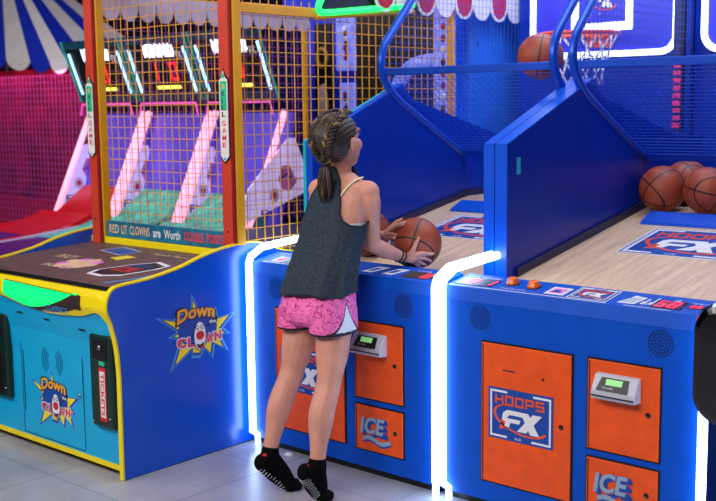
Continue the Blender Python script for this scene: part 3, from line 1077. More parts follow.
# brown deck with artwork
DK0, DKS = .766, .062
def dk(y):
    return DK0 + DKS * (y + .68)
b = MB()
b.prism([(-.676, DK0), (-.02, dk(-.02)), (-.02, .7), (-.67, .74)], 'x', ia + .001, ib - .001, 'brown_deck')
b.prism([(-.684, .757), (-.684, .764), (-.672, .767), (-.66, .76)], 'x', ia + .001, ib - .001, 'black')
deck = b.build('deck', clown)
b = MB()
X = topface(0, -.68, DK0 + .0008, DKS)
hexa = [(-1.43, .2), (-1.385, .33), (-1.31, .44), (-1.19, .40), (-1.185, .32), (-1.22, .17), (-1.30, .12), (-1.40, .13)]
b.poly(hexa, 'white_matt', X, .0006)
b.poly([(-1.306 + (x + 1.306) * .88, .28 + (y - .28) * .85) for x, y in hexa], 'black', X, .0005, .0006)
b.text('SCORE', -1.37, .22, -1.24, .30, 'red', X, .0014, .03)
b.text('CLOWN', -1.36, .31, -1.24, .36, 'logo_blue', X, .0014, .01)
for i in range(9):
    a = i * 2 * pi / 9
    b.disc(-1.63 + .085 * cos(a), .25 + .075 * sin(a), .032, 'pink_patch' if i % 2 else 'tan_text', X, .0005, .0002 + i * .00003)
b.disc(-1.63, .25, .06, 'tan_text', X, .0005, .0008)
b.text('SHOW TIME', -1.77, .15, -1.55, .19, 'tan_text', X, .0012, .02)
b.poly([(-1.61, .40), (-1.53, .38), (-1.50, .46), (-1.58, .47)], 'yellow', X, .0005, .0004)
b.poly([(-1.82, .50), (-1.62, .46), (-1.60, .56), (-1.78, .6)], 'logo_blue', X, .0005, .0002)
b.line([(-1.82, .50), (-1.62, .46), (-1.60, .56), (-1.78, .6)], .008, 'grey_plastic', X, .0005, .0006, True)
b.text('Players Throw Here', -1.50, .53, -1.15, .57, 'tan_text', X, .0004, .01)
b.text('READY', -1.9, .3, -1.76, .36, 'tan_text', X, .0004, .02)
b.line([(-1.16, .05), (-1.10, .18), (-1.10, .33)], .012, 'sticker_blue', X, .0005)
b.build('deck_artwork', deck)
# posts
for xp in (-1.125, -2.078):
    x_r = xp + .06
    b = MB()
    zb_ = .862 if xp > -1.5 else .78
    b.box((xp, -.045, zb_), (x_r, .0, 2.3), 'red_post', .003)
    pst = b.build('post', clown)
    b = MB(); b.box((x_r, -.042, zb_), (x_r + .010, .0, 2.3), 'dark_red'); b.build('post_strip', pst)
    b = MB(); b.box((x_r + .010, -.03, zb_), (x_r + .02, .012, 2.3), 'yellow_post', .002); b.build('post_channel', pst)
    X = front(xp + .030, -.0455, 1.40)
    b = MB()
    outl = [(-.026, -.16), (0, -.185), (.026, -.16), (.026, .155), (.012, .165), (0, .195), (-.012, .165), (-.026, .155)]
    b.poly([(x * 1.18, y * 1.04) for x, y in outl], 'black', X, .003)
    b.poly(outl, 'cream', X, .0015, .003)
    b.rect(-.02, .03, .02, .15, 'green_sticker', X, .0008, .0045)
    for i, ch in enumerate('SKILL'):
        b.text(ch, -.011, .118 - i * .029, .011 if ch != 'I' else -.004, .138 - i * .029, 'amber' if i < 1 else 'dark_brown', X, .0056, .02)
    for i, ch in enumerate('GAME'):
        b.text(ch, -.012, -.035 - i * .03, .012, -.013 - i * .03, 'pink_red', X, .0056, .02)
    b.disc(0, .172, .010, 'green_sticker', X, .001, .0045)
    b.disc(0, -.172, .006, 'sticker_blue', X, .001, .0045)
    b.build('name_board', pst)
    b = MB(); b.lathe([(.005, 0), (.005, .002), (.002, .003)], 'dark_brown', 8, front(xp + .03, -.045, .92)); b.build('bolt', pst)
# beams
b = MB(); b.box((XL, -.03, 1.985), (XR - .005, .03, 2.06), 'yellow_post', .003); b.build('front_beam', clown)
b = MB(); b.box((XR - .02, .013, 1.832), (XR, .47, 1.872), 'yellow_post', .003); b.build('side_beam', clown)
b = MB(); b.box((XL, .03, 1.945), (XL + .035, 1.5, 2.0), 'yellow_post', .003); b.build('side_beam', clown)
b = MB(); b.box((XR - .03, 1.475, .76), (XR, 1.5, 2.0), 'yellow_post'); b.build('rear_post', clown)
b = MB(); b.box((XL, 1.48, .76), (XL + .02, 1.5, 2.0), 'yellow_post'); b.build('rear_post', clown)
b = MB(); b.box((ia, -.03, .79), (ib - .04, .02, .835), 'yellow', .003); b.build('front_rail', clown)
# nets
def net(name, P, k, r, u0, u1, v0, v1, pitch):
    c = MB()
    u = u0 + pitch / 2
    while u < u1:
        c.wire(P(u, v0), P(u, v1), r, k); u += pitch
    v = v0 + pitch / 2
    while v < v1:
        c.wire(P(u0, v), P(u1, v), r, k); v += pitch
    return c.build(name, clown)
net('front_net', lambda u, v: (u, .012, v), 'yellow_wire', .0022, XL + .09, XR - .06, .83, 1.98, .05)
net('side_net', lambda u, v: (XR - .018, u, v), 'yellow_wire', .0024, .02, 1.47, .80, 1.90, .05)
net('far_net', lambda u, v: (XL + .018, u, v), 'mauve_wire', .0014, .045, 1.47, .80, 1.94, .05)
# sign across the foot of the net
b = MB()
b.box((-2.0, -.018, .836), (-1.15, -.006, .912), 'teal_board', .002)
sg = b.build('sign_board', clown)
X = front(-1.975, -.0185, .855)
for word, x0_, x1_, h_, k, bo in (('RED', 0, .075, .042, 'tan_text', .02), ('LIT', .095, .14, .042, 'tan_text', .02), ('CLOWNS', .16, .31, .042, 'tan_text', .02), ('are', .335, .39, .03, 'white', .02),
                                 ('Worth', .415, .53, .04, 'white', .015), ('DOUBLE', .56, .69, .042, 'pink_red', .03), ('POINTS', .71, .82, .042, 'pink_red', .03)):
    b = MB(); b.text(word, x0_, 0, x1_, h_, k, X, .0006, bo); b.build('lettering', sg)
# scalloped valance inside the far side
b = MB()
n = 13
for i in range(n):
    ya, yb = .06 + i * .11, .06 + (i + 1) * .11
    P = [(ya, 1.99), (yb, 1.99)] + [((ya + yb) / 2 + .052 * cos(a), 1.925 - .06 * sin(a)) for a in [pi * j / 10 for j in range(11)]]
    b.prism(P, 'x', XL + .045, XL + .053, 'lilac')
b.build('valance', clown)
# neon arch and red and white fringe along the right side of the roof
NXP = XR + .012
b = MB(); b.prism([(.50, 1.86), (1.13, 1.93), (1.13, 2.2), (.62, 2.2)], 'x', XR - .03, XR, 'black'); nb = b.build('marquee', clown)
b = MB(); b.tube(smoothpath([(NXP, 1.14, 1.925), (NXP, .75, 1.882), (NXP, .52, 1.857), (NXP, .475, 1.868), (NXP, .485, 1.905), (NXP, .56, 2.0), (NXP, .66, 2.14), (NXP, .72, 2.22)], 5), .015, 'neon_green', 8); b.build('neon_tube', nb)
b = MB(); b.tube([(NXP - .01, .46, 1.835), (NXP - .01, 1.16, 1.897)], .011, 'yellow_post', 6); b.build('marquee_rail', nb)
b = MB(); X = rightside(XR, 0, 0)
b.poly([(.56, 1.93), (.66, 1.96), (.70, 2.04), (.6, 2.03)], 'scallop_red', X, .002); b.disc(.80, 1.99, .05, 'white', X, .002); b.disc(1.0, 2.0, .05, 'scallop_red', X, .002); b.disc(.66, 2.0, .03, 'black', X, .001, .002)
b.build('marquee_art', nb)
b = MB()
fp = .158
for i in range(8):
    ya = .84 + i * fp; yb = ya + fp
    P = [(ya, 2.12), (yb, 2.12)] + [((ya + yb) / 2 + .079 * cos(a), 1.965 - .085 * sin(a)) for a in [pi * j / 12 for j in range(13)]]
    P1 = [((ya + yb) / 2 + (y - (ya + yb) / 2) * .8, 2.12 if zz > 2.11 else zz + .016) for y, zz in P]
    b.prism(P, 'x', XR + .018, XR + .023, 'cream')
    if i % 2 == 0:
        b.prism(P1, 'x', XR + .023, XR + .027, 'scallop_red')
b.build('scalloped_fringe', clown)
b = MB(); b.box((XR - .01, .84, 2.07), (XR + .017, 2.11, 2.13), 'yellow_post'); b.build('side_beam', clown)

b = MB(); b.box((ia, .03, .762), (ib, 1.47, .775), 'navy'); b.build('cage_floor', clown)

# ------------------------------------------------------------------ three alley roll lanes behind the cage
FIN_END = [(1.107, .785), (1.09, .9), (1.129, .975), (1.291, 1.121), (1.46, 1.26), (1.51, 1.26), (1.60, 1.07), (1.58, .93)]
LX = [-4.235, -3.565, -2.895, -2.225]
LAB = ['alley roll lane with 00 score beside the striped canopy', 'alley roll lane showing a red 1 0 score, middle of three', 'alley roll lane with 00 score beside the caged clown game']
SC = ['00', '1 0', '00']
for i in range(3):
    xa, xb = LX[i] + .01, LX[i + 1] - .01
    xm = (xa + xb) / 2
    ln = empty('alley_roll_machine', (xm, 1.0, 0), LAB[i], 'arcade machine', 'alley roll lanes')
    b = MB()
    b.prism([(-1.0, 0), (-1.0, .60), (.55, .66), (1.02, .66), (1.05, .74), (1.43, .74), (1.62, .74), (1.62, 0)], 'x', xa, xb, 'navy')
    b.build('cabinet_body', ln)
    b = MB(); b.prism([(-.98, .602), (.55, .662), (.55, .672), (-.98, .612)], 'x', xa + .05, xb - .05, 'purple_deck'); b.build('lane_bed', ln)
    b = MB()
    R_ = [(.45, .665)] + [(.55 + .45 * t, .668 + .10 * t ** 2) for t in [j / 6 for j in range(7)]] + [(1.02, .66)]
    b.prism(R_, 'x', xa + .04, xb - .04, 'red_ramp' if i == 0 else 'mint_board'); b.build('ramp', ln)
    for x0_, x1_ in ((xa, xa + .045), (xb - .045, xb)):
        b = MB(); b.prism([(-.98, .6), (.4, .67), (1.0, .72), (1.02, .66), (-.98, .5)], 'x', x0_, x1_, 'red_ramp' if i == 0 else 'lilac'); b.build('lane_rail', ln)
    b = MB(); b.prism([(1.34, .74), (1.50, 1.41), (1.53, 1.41), (1.40, .74)], 'x', xa + .013, xb - .013, 'violet_panel'); tp = b.build('target_panel', ln)
    b = MB(); b.prism([(1.05, .741), (1.34, .75), (1.34, .92), (1.30, .92)], 'x', xa + .12, xb - .08, 'mint_board' if i else 'red_ramp'); b.build('ball_ramp', tp)
    for x_ in (xa + .02, xb - .02):
        b = MB(); b.tube([(x_, 1.12, .715), (x_, 1.45, 1.42)], .021, 'led_pink', 8); b.build('light_rail', ln)
    # side fin with clown decal
    for x_ in (xa, xb - .012):
        b = MB()
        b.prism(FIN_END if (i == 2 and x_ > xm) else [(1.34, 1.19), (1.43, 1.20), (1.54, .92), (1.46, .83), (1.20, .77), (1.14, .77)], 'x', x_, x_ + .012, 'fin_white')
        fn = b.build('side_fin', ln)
        b = MB(); X = rightside(x_ + .0125, 0, 0)
        b.poly([(1.36, 1.02), (1.40, 1.10), (1.46, 1.10), (1.52, 1.0), (1.46, .95), (1.4, .96)], 'pink_patch', X, .001)
        b.line([(1.38, 1.02), (1.43, 1.05), (1.48, 1.02)], .012, 'logo_blue', X, .0006, .001)
        b.build('clown_decal', fn)
        b = MB(); b.disc(1.33, .93, .04, 'white', X, .0008); b.disc(1.33, .93, .02, 'pink_red', X, .0006, .001); b.build('nose_decal', fn)
        b = MB(); b.text('FX', 1.22, .80, 1.33, .85, 'logo_blue', X, .001, .02); b.build('lettering', fn)
    b = MB()
    b.prism([(1.42, 1.50), (1.27, 1.90), (1.64, 1.90), (1.64, .74), (1.56, .74), (1.56, 1.45)], 'x', xa + .03, xb - .03, 'navy')
    b.build('upper_cabinet', ln)
    d = Vector((0, -.15, .40)).normalized(); nrm = Vector((0, -d.z, d.y))
    if nrm.y > 0: nrm = -nrm
    H = frame((xa, 1.40, 1.50), (1, 0, 0), d, Vector((1, 0, 0)).cross(d))
    b = MB(); Wd = xb - xa
    b.rect(0, 0, Wd, .43, 'black', H, .006)
    b.rect(.0, .0, Wd, .045, 'header_teal', H, .002, .006)
    b.rect(.0, .375, Wd, .43, 'header_teal', H, .002, .006)
    hd = b.build('header', ln)
    b = MB(); b.text('ICE BALL', .20, .285, .49, .375, 'led_sign', H, .012, .05); b.rect(.195, .3, .495, .36, 'led_sign', H, .002, .007); b.text('FX', .51, .27, .565, .32, 'white', H, .01, .03); b.build('lit_sign', hd)
    for q, ch in enumerate(SC[i]):
        if ch != ' ':
            b = MB(); b.seg7(ch, (.235 if i != 1 else .20) + q * .098, .13, .07, .12, 'led_red', H, .009, .4, .13); b.build('score_digit', hd)
    b = MB(); b.rect(.23, .075, .46, .095, 'led_yellow', H, .004, .007); b.build('status_bar', hd)
    b = MB()
    for s in (-1, 1):
        b.line([(Wd / 2 + s * (.19 + .045 * cos(a)), .18 + .09 * sin(a)) for a in [radians(-80 + 160 * j / 8) for j in range(9)]], .008, 'bronze', H, .002, .007)
    b.build('ornament', hd)
    for x_ in (.05, Wd - .05):
        b = MB(); b.line([(x_ + .0, .06), (x_, .34)], .016, 'led_cool', H, .008, .008); b.build('light_strip', hd)
    for x_ in (.008, Wd - .008):
        b = MB(); b.line([(x_, 0), (x_, .43)], .008, 'mint_board', H, .012, .006); b.build('header_edge', hd)
    b = MB(); b.tube([(xa + .03, 1.36, 1.40), (xa + .05, 1.36, 1.475), (xb - .05, 1.36, 1.475), (xb - .03, 1.36, 1.40)], .006, 'led_loop', 6); b.build('light_loop', ln)

# ------------------------------------------------------------------ striped tent canopy (behind the lanes, far left)
cano = empty('striped_canopy', (-6.6, 2.6, 0), 'blue and white striped scalloped tent canopy at upper left', 'canopy')
b = MB(); vb = MB()
apex = Vector((-7.73, 2.9, 3.08))
EAVE = [(-7.638, 2.2, 1.95), (-7.2, 2.2, 1.93), (-6.908, 2.2, 1.918), (-6.55, 2.2, 1.902), (-6.163, 2.2, 1.872), (-5.855, 2.2, 1.845), (-5.661, 2.25, 1.834), (-5.715, 2.45, 1.909), (-5.761, 2.65, 1.976), (-5.776, 2.8, 2.017), (-5.824, 3.0, 2.07)]
for i in range(len(EAVE) - 1):
    c, d = Vector(EAVE[i]), Vector(EAVE[i + 1])
    k = 'stripe_blue' if i % 2 == 0 else 'cream'
    ac, ad = apex.lerp(c, .02), apex.lerp(d, .02)
    inn = Vector((-.004, .012, -.012))
    vs = [ac, c, d, ad] + [p + inn for p in (ac, c, d, ad)]
    b.add(vs, [(0, 1, 2, 3), (7, 6, 5, 4), (0, 4, 5, 1), (1, 5, 6, 2), (2, 6, 7, 3), (3, 7, 4, 0)], k)
    P = [c + (d - c) * (1 - j / 10) + Vector((0, 0, -.01 - .085 * sin(pi * j / 10) ** .6)) for j in range(11)]
    V = [c, d] + P
    n = len(V)
    V2 = V + [p + Vector((-.004, .012, 0)) for p in V]
    vb.add(V2, [tuple(range(n)), tuple(range(2 * n - 1, n - 1, -1))] + [(j, (j + 1) % n, n + (j + 1) % n, n + j) for j in range(n)], k)
b.build('canopy_cloth', cano)
vb.build('scalloped_edge', cano)
b = MB(); b.tube([(-7.73, 2.9, 0), (-7.73, 2.9, 3.06)], .035, 'steel', 8); b.build('pole', cano)
b = MB(); b.tube([(-7.73, 2.9, 2.05), (-5.80, 2.98, 2.06)], .015, 'steel', 6); b.build('spreader', cano)

# crimson netted booth under the canopy
booth = empty('netted_booth', (-6.5, 2.5, 0), 'crimson booth wall behind purple netting under the striped canopy', 'booth')
b = MB(); b.box((-7.95, 2.62, 0), (-5.3, 2.70, 1.82), 'wall_crimson'); b.build('booth_wall', booth)
b = MB()
x = -7.6
while x < -5.3:
    b.wire((x, 2.36, .4), (x, 2.36, 1.76), .0032, 'mauve_wire'); x += .058
z = .42
while z < 1.76:
    b.wire((-7.6, 2.36, z), (-5.3, 2.36, z), .0032, 'mauve_wire'); z += .055
b.build('booth_net', booth)
for x in (-7.6, -5.3):
    b = MB(); b.tube([(x, 2.36, 0), (x, 2.36, 1.77)], .016, 'dark_red', 8); b.build('net_post', booth)
b = MB(); b.box((-7.6, 2.40, 0), (-5.35, 2.60, .62), 'red_ramp', .02); b.build('counter', booth)

# ------------------------------------------------------------------ machines behind the cage, towards the back wall
cab = empty('tall_blue_cabinet', (-1.6, 2.5, 0), 'tall plain blue cabinet under the red and white scalloped fringe', 'arcade machine')
b = MB(); b.box((-1.95, 1.74, 0), (-1.12, 3.2, 2.3), 'blue_cab', .01); b.build('cabinet_body', cab)
b = MB(); b.lathe([(.008, 0), (.008, .003), (.004, .005)], 'black', 8, rightside(-1.12, 1.80, 1.77)); b.build('bolt', cab)
b = MB(); b.box((-1.122, 2.35, .9), (-1.117, 3.1, 2.2), 'blue_edge', .002); b.build('side_sheet', cab)

pw = empty('lit_panel_game', (-2.6, 2.6, 0), 'dark game with white blue lit panels left of the tall blue cabinet', 'arcade machine')
b = MB(); b.box((-2.9, 2.08, 0), (-2.0, 2.7, 2.35), 'stripe_blue', .01); b.build('cabinet_body', pw)
for x0_, z0_, x1_, z1_ in ((-2.40, 1.665, -2.225, 1.995), (-2.375, 1.27, -2.245, 1.59)):
    b = MB(); b.box((x0_, 2.055, z0_), (x1_, 2.08, z1_), 'glow_board', .01); pnl = b.build('lit_panel', pw)
    random.seed(int(z0_ * 100))
    for i in range(7):
        b = MB()
        b.ell(((x0_ + x1_) / 2 + random.uniform(-.01, .01), 2.05, z1_ - .07 - i * (z1_ - z0_ - .12) / 7), (.016, .008, .018), random.choice(['scallop_red', 'dark_red', 'black', 'white']), nu=8, nv=6)
        b.build('bulb', pnl)
b = MB(); b.box((-2.20, 2.062, 1.2), (-2.02, 2.078, 2.3), 'black'); b.build('dark_panel', pw)

sign = empty('vertical_sign', (-2.37, 1.90, 0), 'narrow black vertical sign with a yellow ring and beige shapes', 'sign')
b = MB(); b.box((-2.42, 1.88, 0), (-2.28, 1.91, 1.95), 'black', .004); sb = b.build('sign_board', sign)
b = MB()
b.tube([(-2.35 + .04 * cos(2 * pi * j / 16), 1.875, 1.74 + .055 * sin(2 * pi * j / 16)) for j in range(16)], .015, 'ochre', 6, close=True); b.build('ring', sign)
X = front(-2.35, 1.88, 1.27)
b = MB(); b.poly([(-.04, .0), (.04, -.02), (.045, .2), (.02, .32), (-.03, .3), (-.045, .15)], 'beige', X, .004); b.build('figure', sign)
b = MB(); b.poly([(-.04, -.2), (.04, -.22), (.035, -.04), (-.04, -.03)], 'ochre', X, .004); b.build('patch', sign)

tower = empty('lit_tower_game', (-1.55, 1.64, 0), 'dark game with blue white lit tower and arch behind the yellow net', 'arcade machine')
b = MB(); b.box((-1.98, 1.56, 0), (-1.16, 1.72, 1.18), 'navy', .01); b.build('cabinet_body', tower)
b = MB(); b.box((-1.275, 1.60, 1.18), (-1.165, 1.68, 2.0), 'glow_board', .02); tw = b.build('lit_column', tower)
for i in range(10):
    b = MB(); b.ell((-1.20, 1.597, 1.36 + i * .062), (.016, .008, .022), ['scallop_red', 'black', 'white', 'dark_red'][i % 4], nu=8, nv=6); b.build('bulb', tw)
b = MB(); b.tube(smoothpath([(-1.60, 1.66, 1.18), (-1.58, 1.66, 1.5), (-1.50, 1.66, 1.63), (-1.38, 1.66, 1.68), (-1.24, 1.66, 1.68)], 5), .04, 'glow_board', 8); b.build('lit_arch', tower)
b = MB(); b.box((-1.90, 1.69, 1.18), (-1.28, 1.72, 2.1), 'black'); b.build('dark_panel', tower)

# ------------------------------------------------------------------ basketballs
BR = .1025
bm_ = MB(); bm_.ell((0, 0, 0), (BR, BR, BR), 'ball', nu=48, nv=28)
proto = bm_.build('basketball')
BALL = Vector((-.324, .263, .898))
def on_court(x, y):
    if y > 1.49:
        return Vector((x, y, pf(1.48) + BR + .0015))
    k = sqrt(1 + PFS ** 2)
    return Vector((x, y, pf(y) + BR * k + .0015))
balls = [
    (BALL, (.5, .25, .5), 'basketball held between both hands of the girl', None),
    (on_court(-.746, .45), (.4, .9, .2), 'basketball lying behind the arm of the girl', None),
    (Vector((-.296, 1.122, 1.651)), (1.45, .15, .5), 'basketball in flight beside the bent cage poles', None),
    (on_court(.174, 1.385), (.5, .6, -.3), 'basketball at the left end of the trio behind the blue court stop', None),
    (on_court(.182, 1.61), (.2, 1.2, 1.2), 'rearmost basketball of the trio, partly hidden behind two others', None),
    (on_court(.382, 1.385), (.15, .2, .9), 'basketball cut by the right edge of the photo', None)]
for i, (p, r, l, g) in enumerate(balls):
    o = proto if i == 0 else proto.copy()
    if i:
        COL.objects.link(o)
    o.location = p
    o.rotation_euler = r
    tag(o, l, 'ball', 'basketballs')

# ------------------------------------------------------------------ black padded seat at the right edge
seat = empty('racing_game_seat', (1.34, -.25, 0), 'glossy black padded seat cut off by the right edge', 'seat')
def rr2(x0_, z0_, x1_, z1_, r, n=8):
    P = []
    for cx_, cz_, a0 in ((x1_ - r, z0_ + r, -90), (x1_ - r, z1_ - r, 0), (x0_ + r, z1_ - r, 90), (x0_ + r, z0_ + r, 180)):
        P += [(cx_ + r * cos(radians(a0 + 90 * i / n)), cz_ + r * sin(radians(a0 + 90 * i / n))) for i in range(n + 1)]
    return P
b = MB(); b.prism(rr2(1.098, .562, 1.56, .905, .085), 'y', -.32, -.20, 'black_gloss', bev=.025); b.build('backrest', seat)
b = MB(); b.box((1.32, -.28, .06), (1.42, -.23, .56), 'black'); b.build('stem', seat)
b = MB(); b.box((1.22, -.42, 0), (1.52, -.08, .06), 'black', .01); b.build('base', seat)

b = MB()
b.poly([(0, 0), (.03, .004), (.036, .018), (.022, .03), (.004, .022)], 'white', I4, .006)
for i in range(4):
    b.ell((.008 + .006 * i, .012 + .003 * (i % 2), .006), (.007, .006, .005), 'white', nu=8, nv=6)
sc = b.build('paper_scrap')
sc.location = (-.80, -.03, 0)
tag(sc, 'small crumpled white scrap on the floor by the blue cabinet', 'scrap')

# ------------------------------------------------------------------ the girl
girl = empty('person', (-.42, -.33, 0), 'girl in grey tank top and pink shorts on tiptoe holding a basketball', 'person')
GX = -.42
def capsule(b, pts, rs, k, n=14, sub=6):
    """tapering limb with rounded ends through the given joints"""
    P = smoothpath(pts, sub)
    N = len(pts) - 1
    R = []
    for i in range(len(P)):
        t = i / sub
        j = min(int(t), N - 1)
        f = t - j
        f = f * f * (3 - 2 * f)
        R.append(rs[j] * (1 - f) + rs[j + 1] * f)
    b.tube(P, R, k, n)
    for p, r in ((P[0], R[0]), (P[-1], R[-1])):
        b.ell(p, (r * .99,) * 3, k, nu=n, nv=8)
def rings(b, tab, k, n=28, cap=True, e=2.3):
    """stack of rounded sections (z, cx, cy, a, b)"""
    vs, fs = [], []
    for z, cx_, cy_, a, bb in tab:
        for j in range(n):
            t = 2 * pi * j / n
            c, s = cos(t), sin(t)
            r = (abs(c) ** e + abs(s) ** e) ** (-1 / e)
            vs.append((cx_ + a * r * c, cy_ + bb * r * s, z))
    for i in range(len(tab) - 1):
        for j in range(n):
            fs.append((i * n + j, i * n + (j + 1) % n, (i + 1) * n + (j + 1) % n, (i + 1) * n + j))
    if cap:
        fs += [tuple(range(n))[::-1], tuple((len(tab) - 1) * n + j for j in range(n))]
    b.add(vs, fs, k)

TORSO = [(.655, -.200, .05, .05), (.664, -.20, .105, .085), (.69, -.203, .140, .112), (.73, -.195, .138, .105), (.79, -.172, .118, .086), (.84, -.158, .110, .079),
         (.90, -.138, .115, .082), (.97, -.112, .124, .086), (1.04, -.092, .130, .087), (1.10, -.078, .134, .080), (1.145, -.070, .118, .064), (1.172, -.066, .080, .052), (1.19, -.066, .050, .045)]
def tors(z):
    return tuple(interp(z, [(t[0], t[i]) for t in TORSO]) for i in (1, 2, 3))

b = MB()
rings(b, [(z, GX, cy, a, bb) for z, cy, a, bb in TORSO], 'skin')
capsule(b, [(GX, -.068, 1.14), (GX + .004, -.075, 1.20), (GX + .010, -.09, 1.26)], [.050, .042, .045], 'skin')
# head in its own frame: x right, y to the face, z up
HC = Vector((GX + .022, -.102, 1.310))
HM = Matrix.Translation(HC) @ Matrix.Rotation(radians(1), 4, 'Z') @ Matrix.Rotation(radians(13), 4, 'X')
def hp(*p):
    return HM @ Vector(p)
HR = HM.to_3x3()
def hell(c, r, k='skin', mb=None, nu=20, nv=14):
    (mb or b).ell(hp(*c), r, k, nu=nu, nv=nv, R=HR)
hell((0, -.012, .022), (.071, .090, .082))
hell((0, .026, -.028), (.056, .060, .080))
hell((0, .050, -.084), (.026, .026, .022))
hell((0, .030, .035), (.058, .052, .05))
for s in (-1, 1):
    hell((s * .033, .055, -.026), (.024, .026, .026))
    hell((s * .026, .078, .026), (.022, .010, .008))
    hell((s * .077, -.006, -.010), (.011, .018, .030))
    hell((s * .083, -.014, -.004), (.007, .012, .024))
    hell((s * .009, .094, -.028), (.007, .008, .007))
hell((0, .092, -.006), (.0085, .016, .026))
hell((0, .099, -.024), (.010, .012, .009))
hell((0, .084, -.053), (.020, .010, .006))
hell((0, .083, -.062), (.017, .010, .006))
# legs: hips -> knee -> calf -> ankle
LEG = {-1: [(GX - .072, -.195, .68), (GX - .085, -.225, .56), (GX - .092, -.262, .435), (GX - .098, -.318, .33), (GX - .100, -.362, .20), (GX - .1015, -.373, .150)],
       1: [(GX + .072, -.195, .68), (GX + .090, -.225, .56), (GX + .108, -.268, .435), (GX + .118, -.318, .33), (GX + .130, -.352, .20), (GX + .132, -.360, .150)]}
for s in (-1, 1):
    L = LEG[s]
    capsule(b, L, [.080, .063, .0455, .0475, .030, .026], 'skin', 16)
    b.ell(Vector(L[2]) + Vector((.0, .022, .0)), (.034, .03, .04), 'skin')
# feet (inside the socks)
L_ANK = {s: Vector(LEG[s][5]) for s in (-1, 1)}
FOOT = {-1: dict(heel=(-.548, -.402, .105), ball=(-.488, -.318, .024), toe=(-.466, -.272, .020), ank=(-.521, -.375, .14)),
        1: dict(heel=(-.318, -.405, .118), ball=(-.312, -.328, .024), toe=(-.296, -.285, .020), ank=(-.287, -.364, .14))}
for s in (-1, 1):
    f = FOOT[s]
    pass
# arms
SR, SL = Vector((GX + .116, -.050, 1.122)), Vector((GX - .120, -.058, 1.122))
ER, EL = Vector((-.322, -.005, .922)), Vector((-.565, .06, .93))
CAMV = -_fw
def bs(px, py, dr=0, front_=True):
    """point at the held ball's surface; px, py measured across it in metres (right, up)"""
    R = BR + dr
    t2 = R * R - px * px - py * py
    t = sqrt(max(0, t2))
    return BALL + RT * px + UP * py + CAMV * (t if front_ else -t)
WR = BALL + RT * -.047 + UP * -.060 + CAMV * .086
capsule(b, [SR + Vector((-.02, 0, .005)), SR + Vector((.008, .0, -.03)), (SR + ER) / 2 + Vector((.003, 0, 0)), ER], [.040, .043, .037, .031], 'skin')
b.ell(SR, (.046, .046, .044), 'skin')
capsule(b, [ER, ER.lerp(WR, .35) + Vector((0, -.002, -.004)), ER.lerp(WR, .8), WR], [.031, .0315, .022, .0195], 'skin')
WL = BALL + RT * -.128 + UP * .030 - CAMV * .035
b.ell(SL, (.046, .046, .044), 'skin')
capsule(b, [SL, (SL + EL) / 2, EL], [.042, .037, .031], 'skin')
capsule(b, [EL, EL.lerp(WL, .4), WL], [.031, .031, .0195], 'skin')
# right hand on the near side of the ball
kn = [bs(.020, -.040, .010), bs(.014, -.057, .010), bs(.001, -.068, .010), bs(-.014, -.074, .010)]
for q in kn:
    capsule(b, [WR, WR.lerp(q, .55) + CAMV * .004, q], [.015, .0125, .0095], 'skin', 10, 4)
b.ell(WR.lerp((kn[1] + kn[2]) / 2, .6), (.019, .019, .017), 'skin')
tips = [(bs(.043, -.043, .0085), bs(.064, -.042, .006)), (bs(.036, -.064, .0085), bs(.055, -.071, .006)), (bs(.020, -.080, .0085), bs(.036, -.089, .006)), (bs(.003, -.088, .008), bs(.018, -.098, .006))]
for q, (m_, t_) in zip(kn, tips):
    capsule(b, [q, m_, t_], [.0088, .0078, .0064], 'skin', 10, 4)
tb, tm, tt = bs(-.022, -.038, .011), bs(-.008, -.008, .009), bs(.006, .018, .0065)
capsule(b, [WR, tb, tm, tt], [.013, .0115, .0088, .0068], 'skin', 10, 4)
# left hand on the far side
kl = []
for i, (u, v) in enumerate(((-.098, .062), (-.104, .046), (-.108, .030), (-.110, .014))):
    q = BALL + RT * u + UP * v - CAMV * .012
    d = (q - BALL).normalized()
    q = BALL + d * (BR + .012)
    kl.append(q)
    capsule(b, [WL, WL.lerp(q, .5), q], [.014, .012, .0095], 'skin', 10, 4)
    p1 = BALL + ((RT * (u + .030) + UP * (v + .022) + CAMV * .052).normalized()) * (BR + .008)
    p2 = BALL + ((RT * (u + .048) + UP * (v + .032) + CAMV * .066).normalized()) * (BR + .0065)
    if i > 1:
        p1 = BALL + ((RT * (u + .012) + UP * (v + .004) + CAMV * .042).normalized()) * (BR + .008)
        p2 = BALL + ((RT * (u + .022) + UP * (v + .004) + CAMV * .066).normalized()) * (BR + .0065)
    capsule(b, [q, p1, p2], [.0088, .0076, .0062], 'skin', 10, 4)
capsule(b, [WL, BALL + ((RT * -.09 + UP * .085 - CAMV * .02).normalized()) * (BR + .012), BALL + ((RT * -.06 + UP * .1 - CAMV * .0).normalized()) * (BR + .007)], [.013, .010, .0068], 'skin', 10, 4)
body = remeshed(b, 'body', girl, .0036, 5)
# eyes, lips, brows
for s in (-1, 1):
    b = MB(); b.ell(hp(s * .027, .074, .010), (.012, .010, .009), 'eye_white', R=HR); b.ell(hp(s * .027, .0825, .011), (.005, .003, .005), 'iris', R=HR); b.build('eye', girl)
    b = MB(); b.tube([hp(s * .012, .089, .027), hp(s * .028, .087, .032), hp(s * .044, .075, .028)], .0028, 'hair_dark', 6); b.build('eyebrow', girl)
b = MB(); b.ell(hp(0, .089, -.054), (.017, .007, .004), 'lip', R=HR); b.ell(hp(0, .088, -.0615), (.014, .007, .005), 'lip', R=HR); b.build('lips', girl)

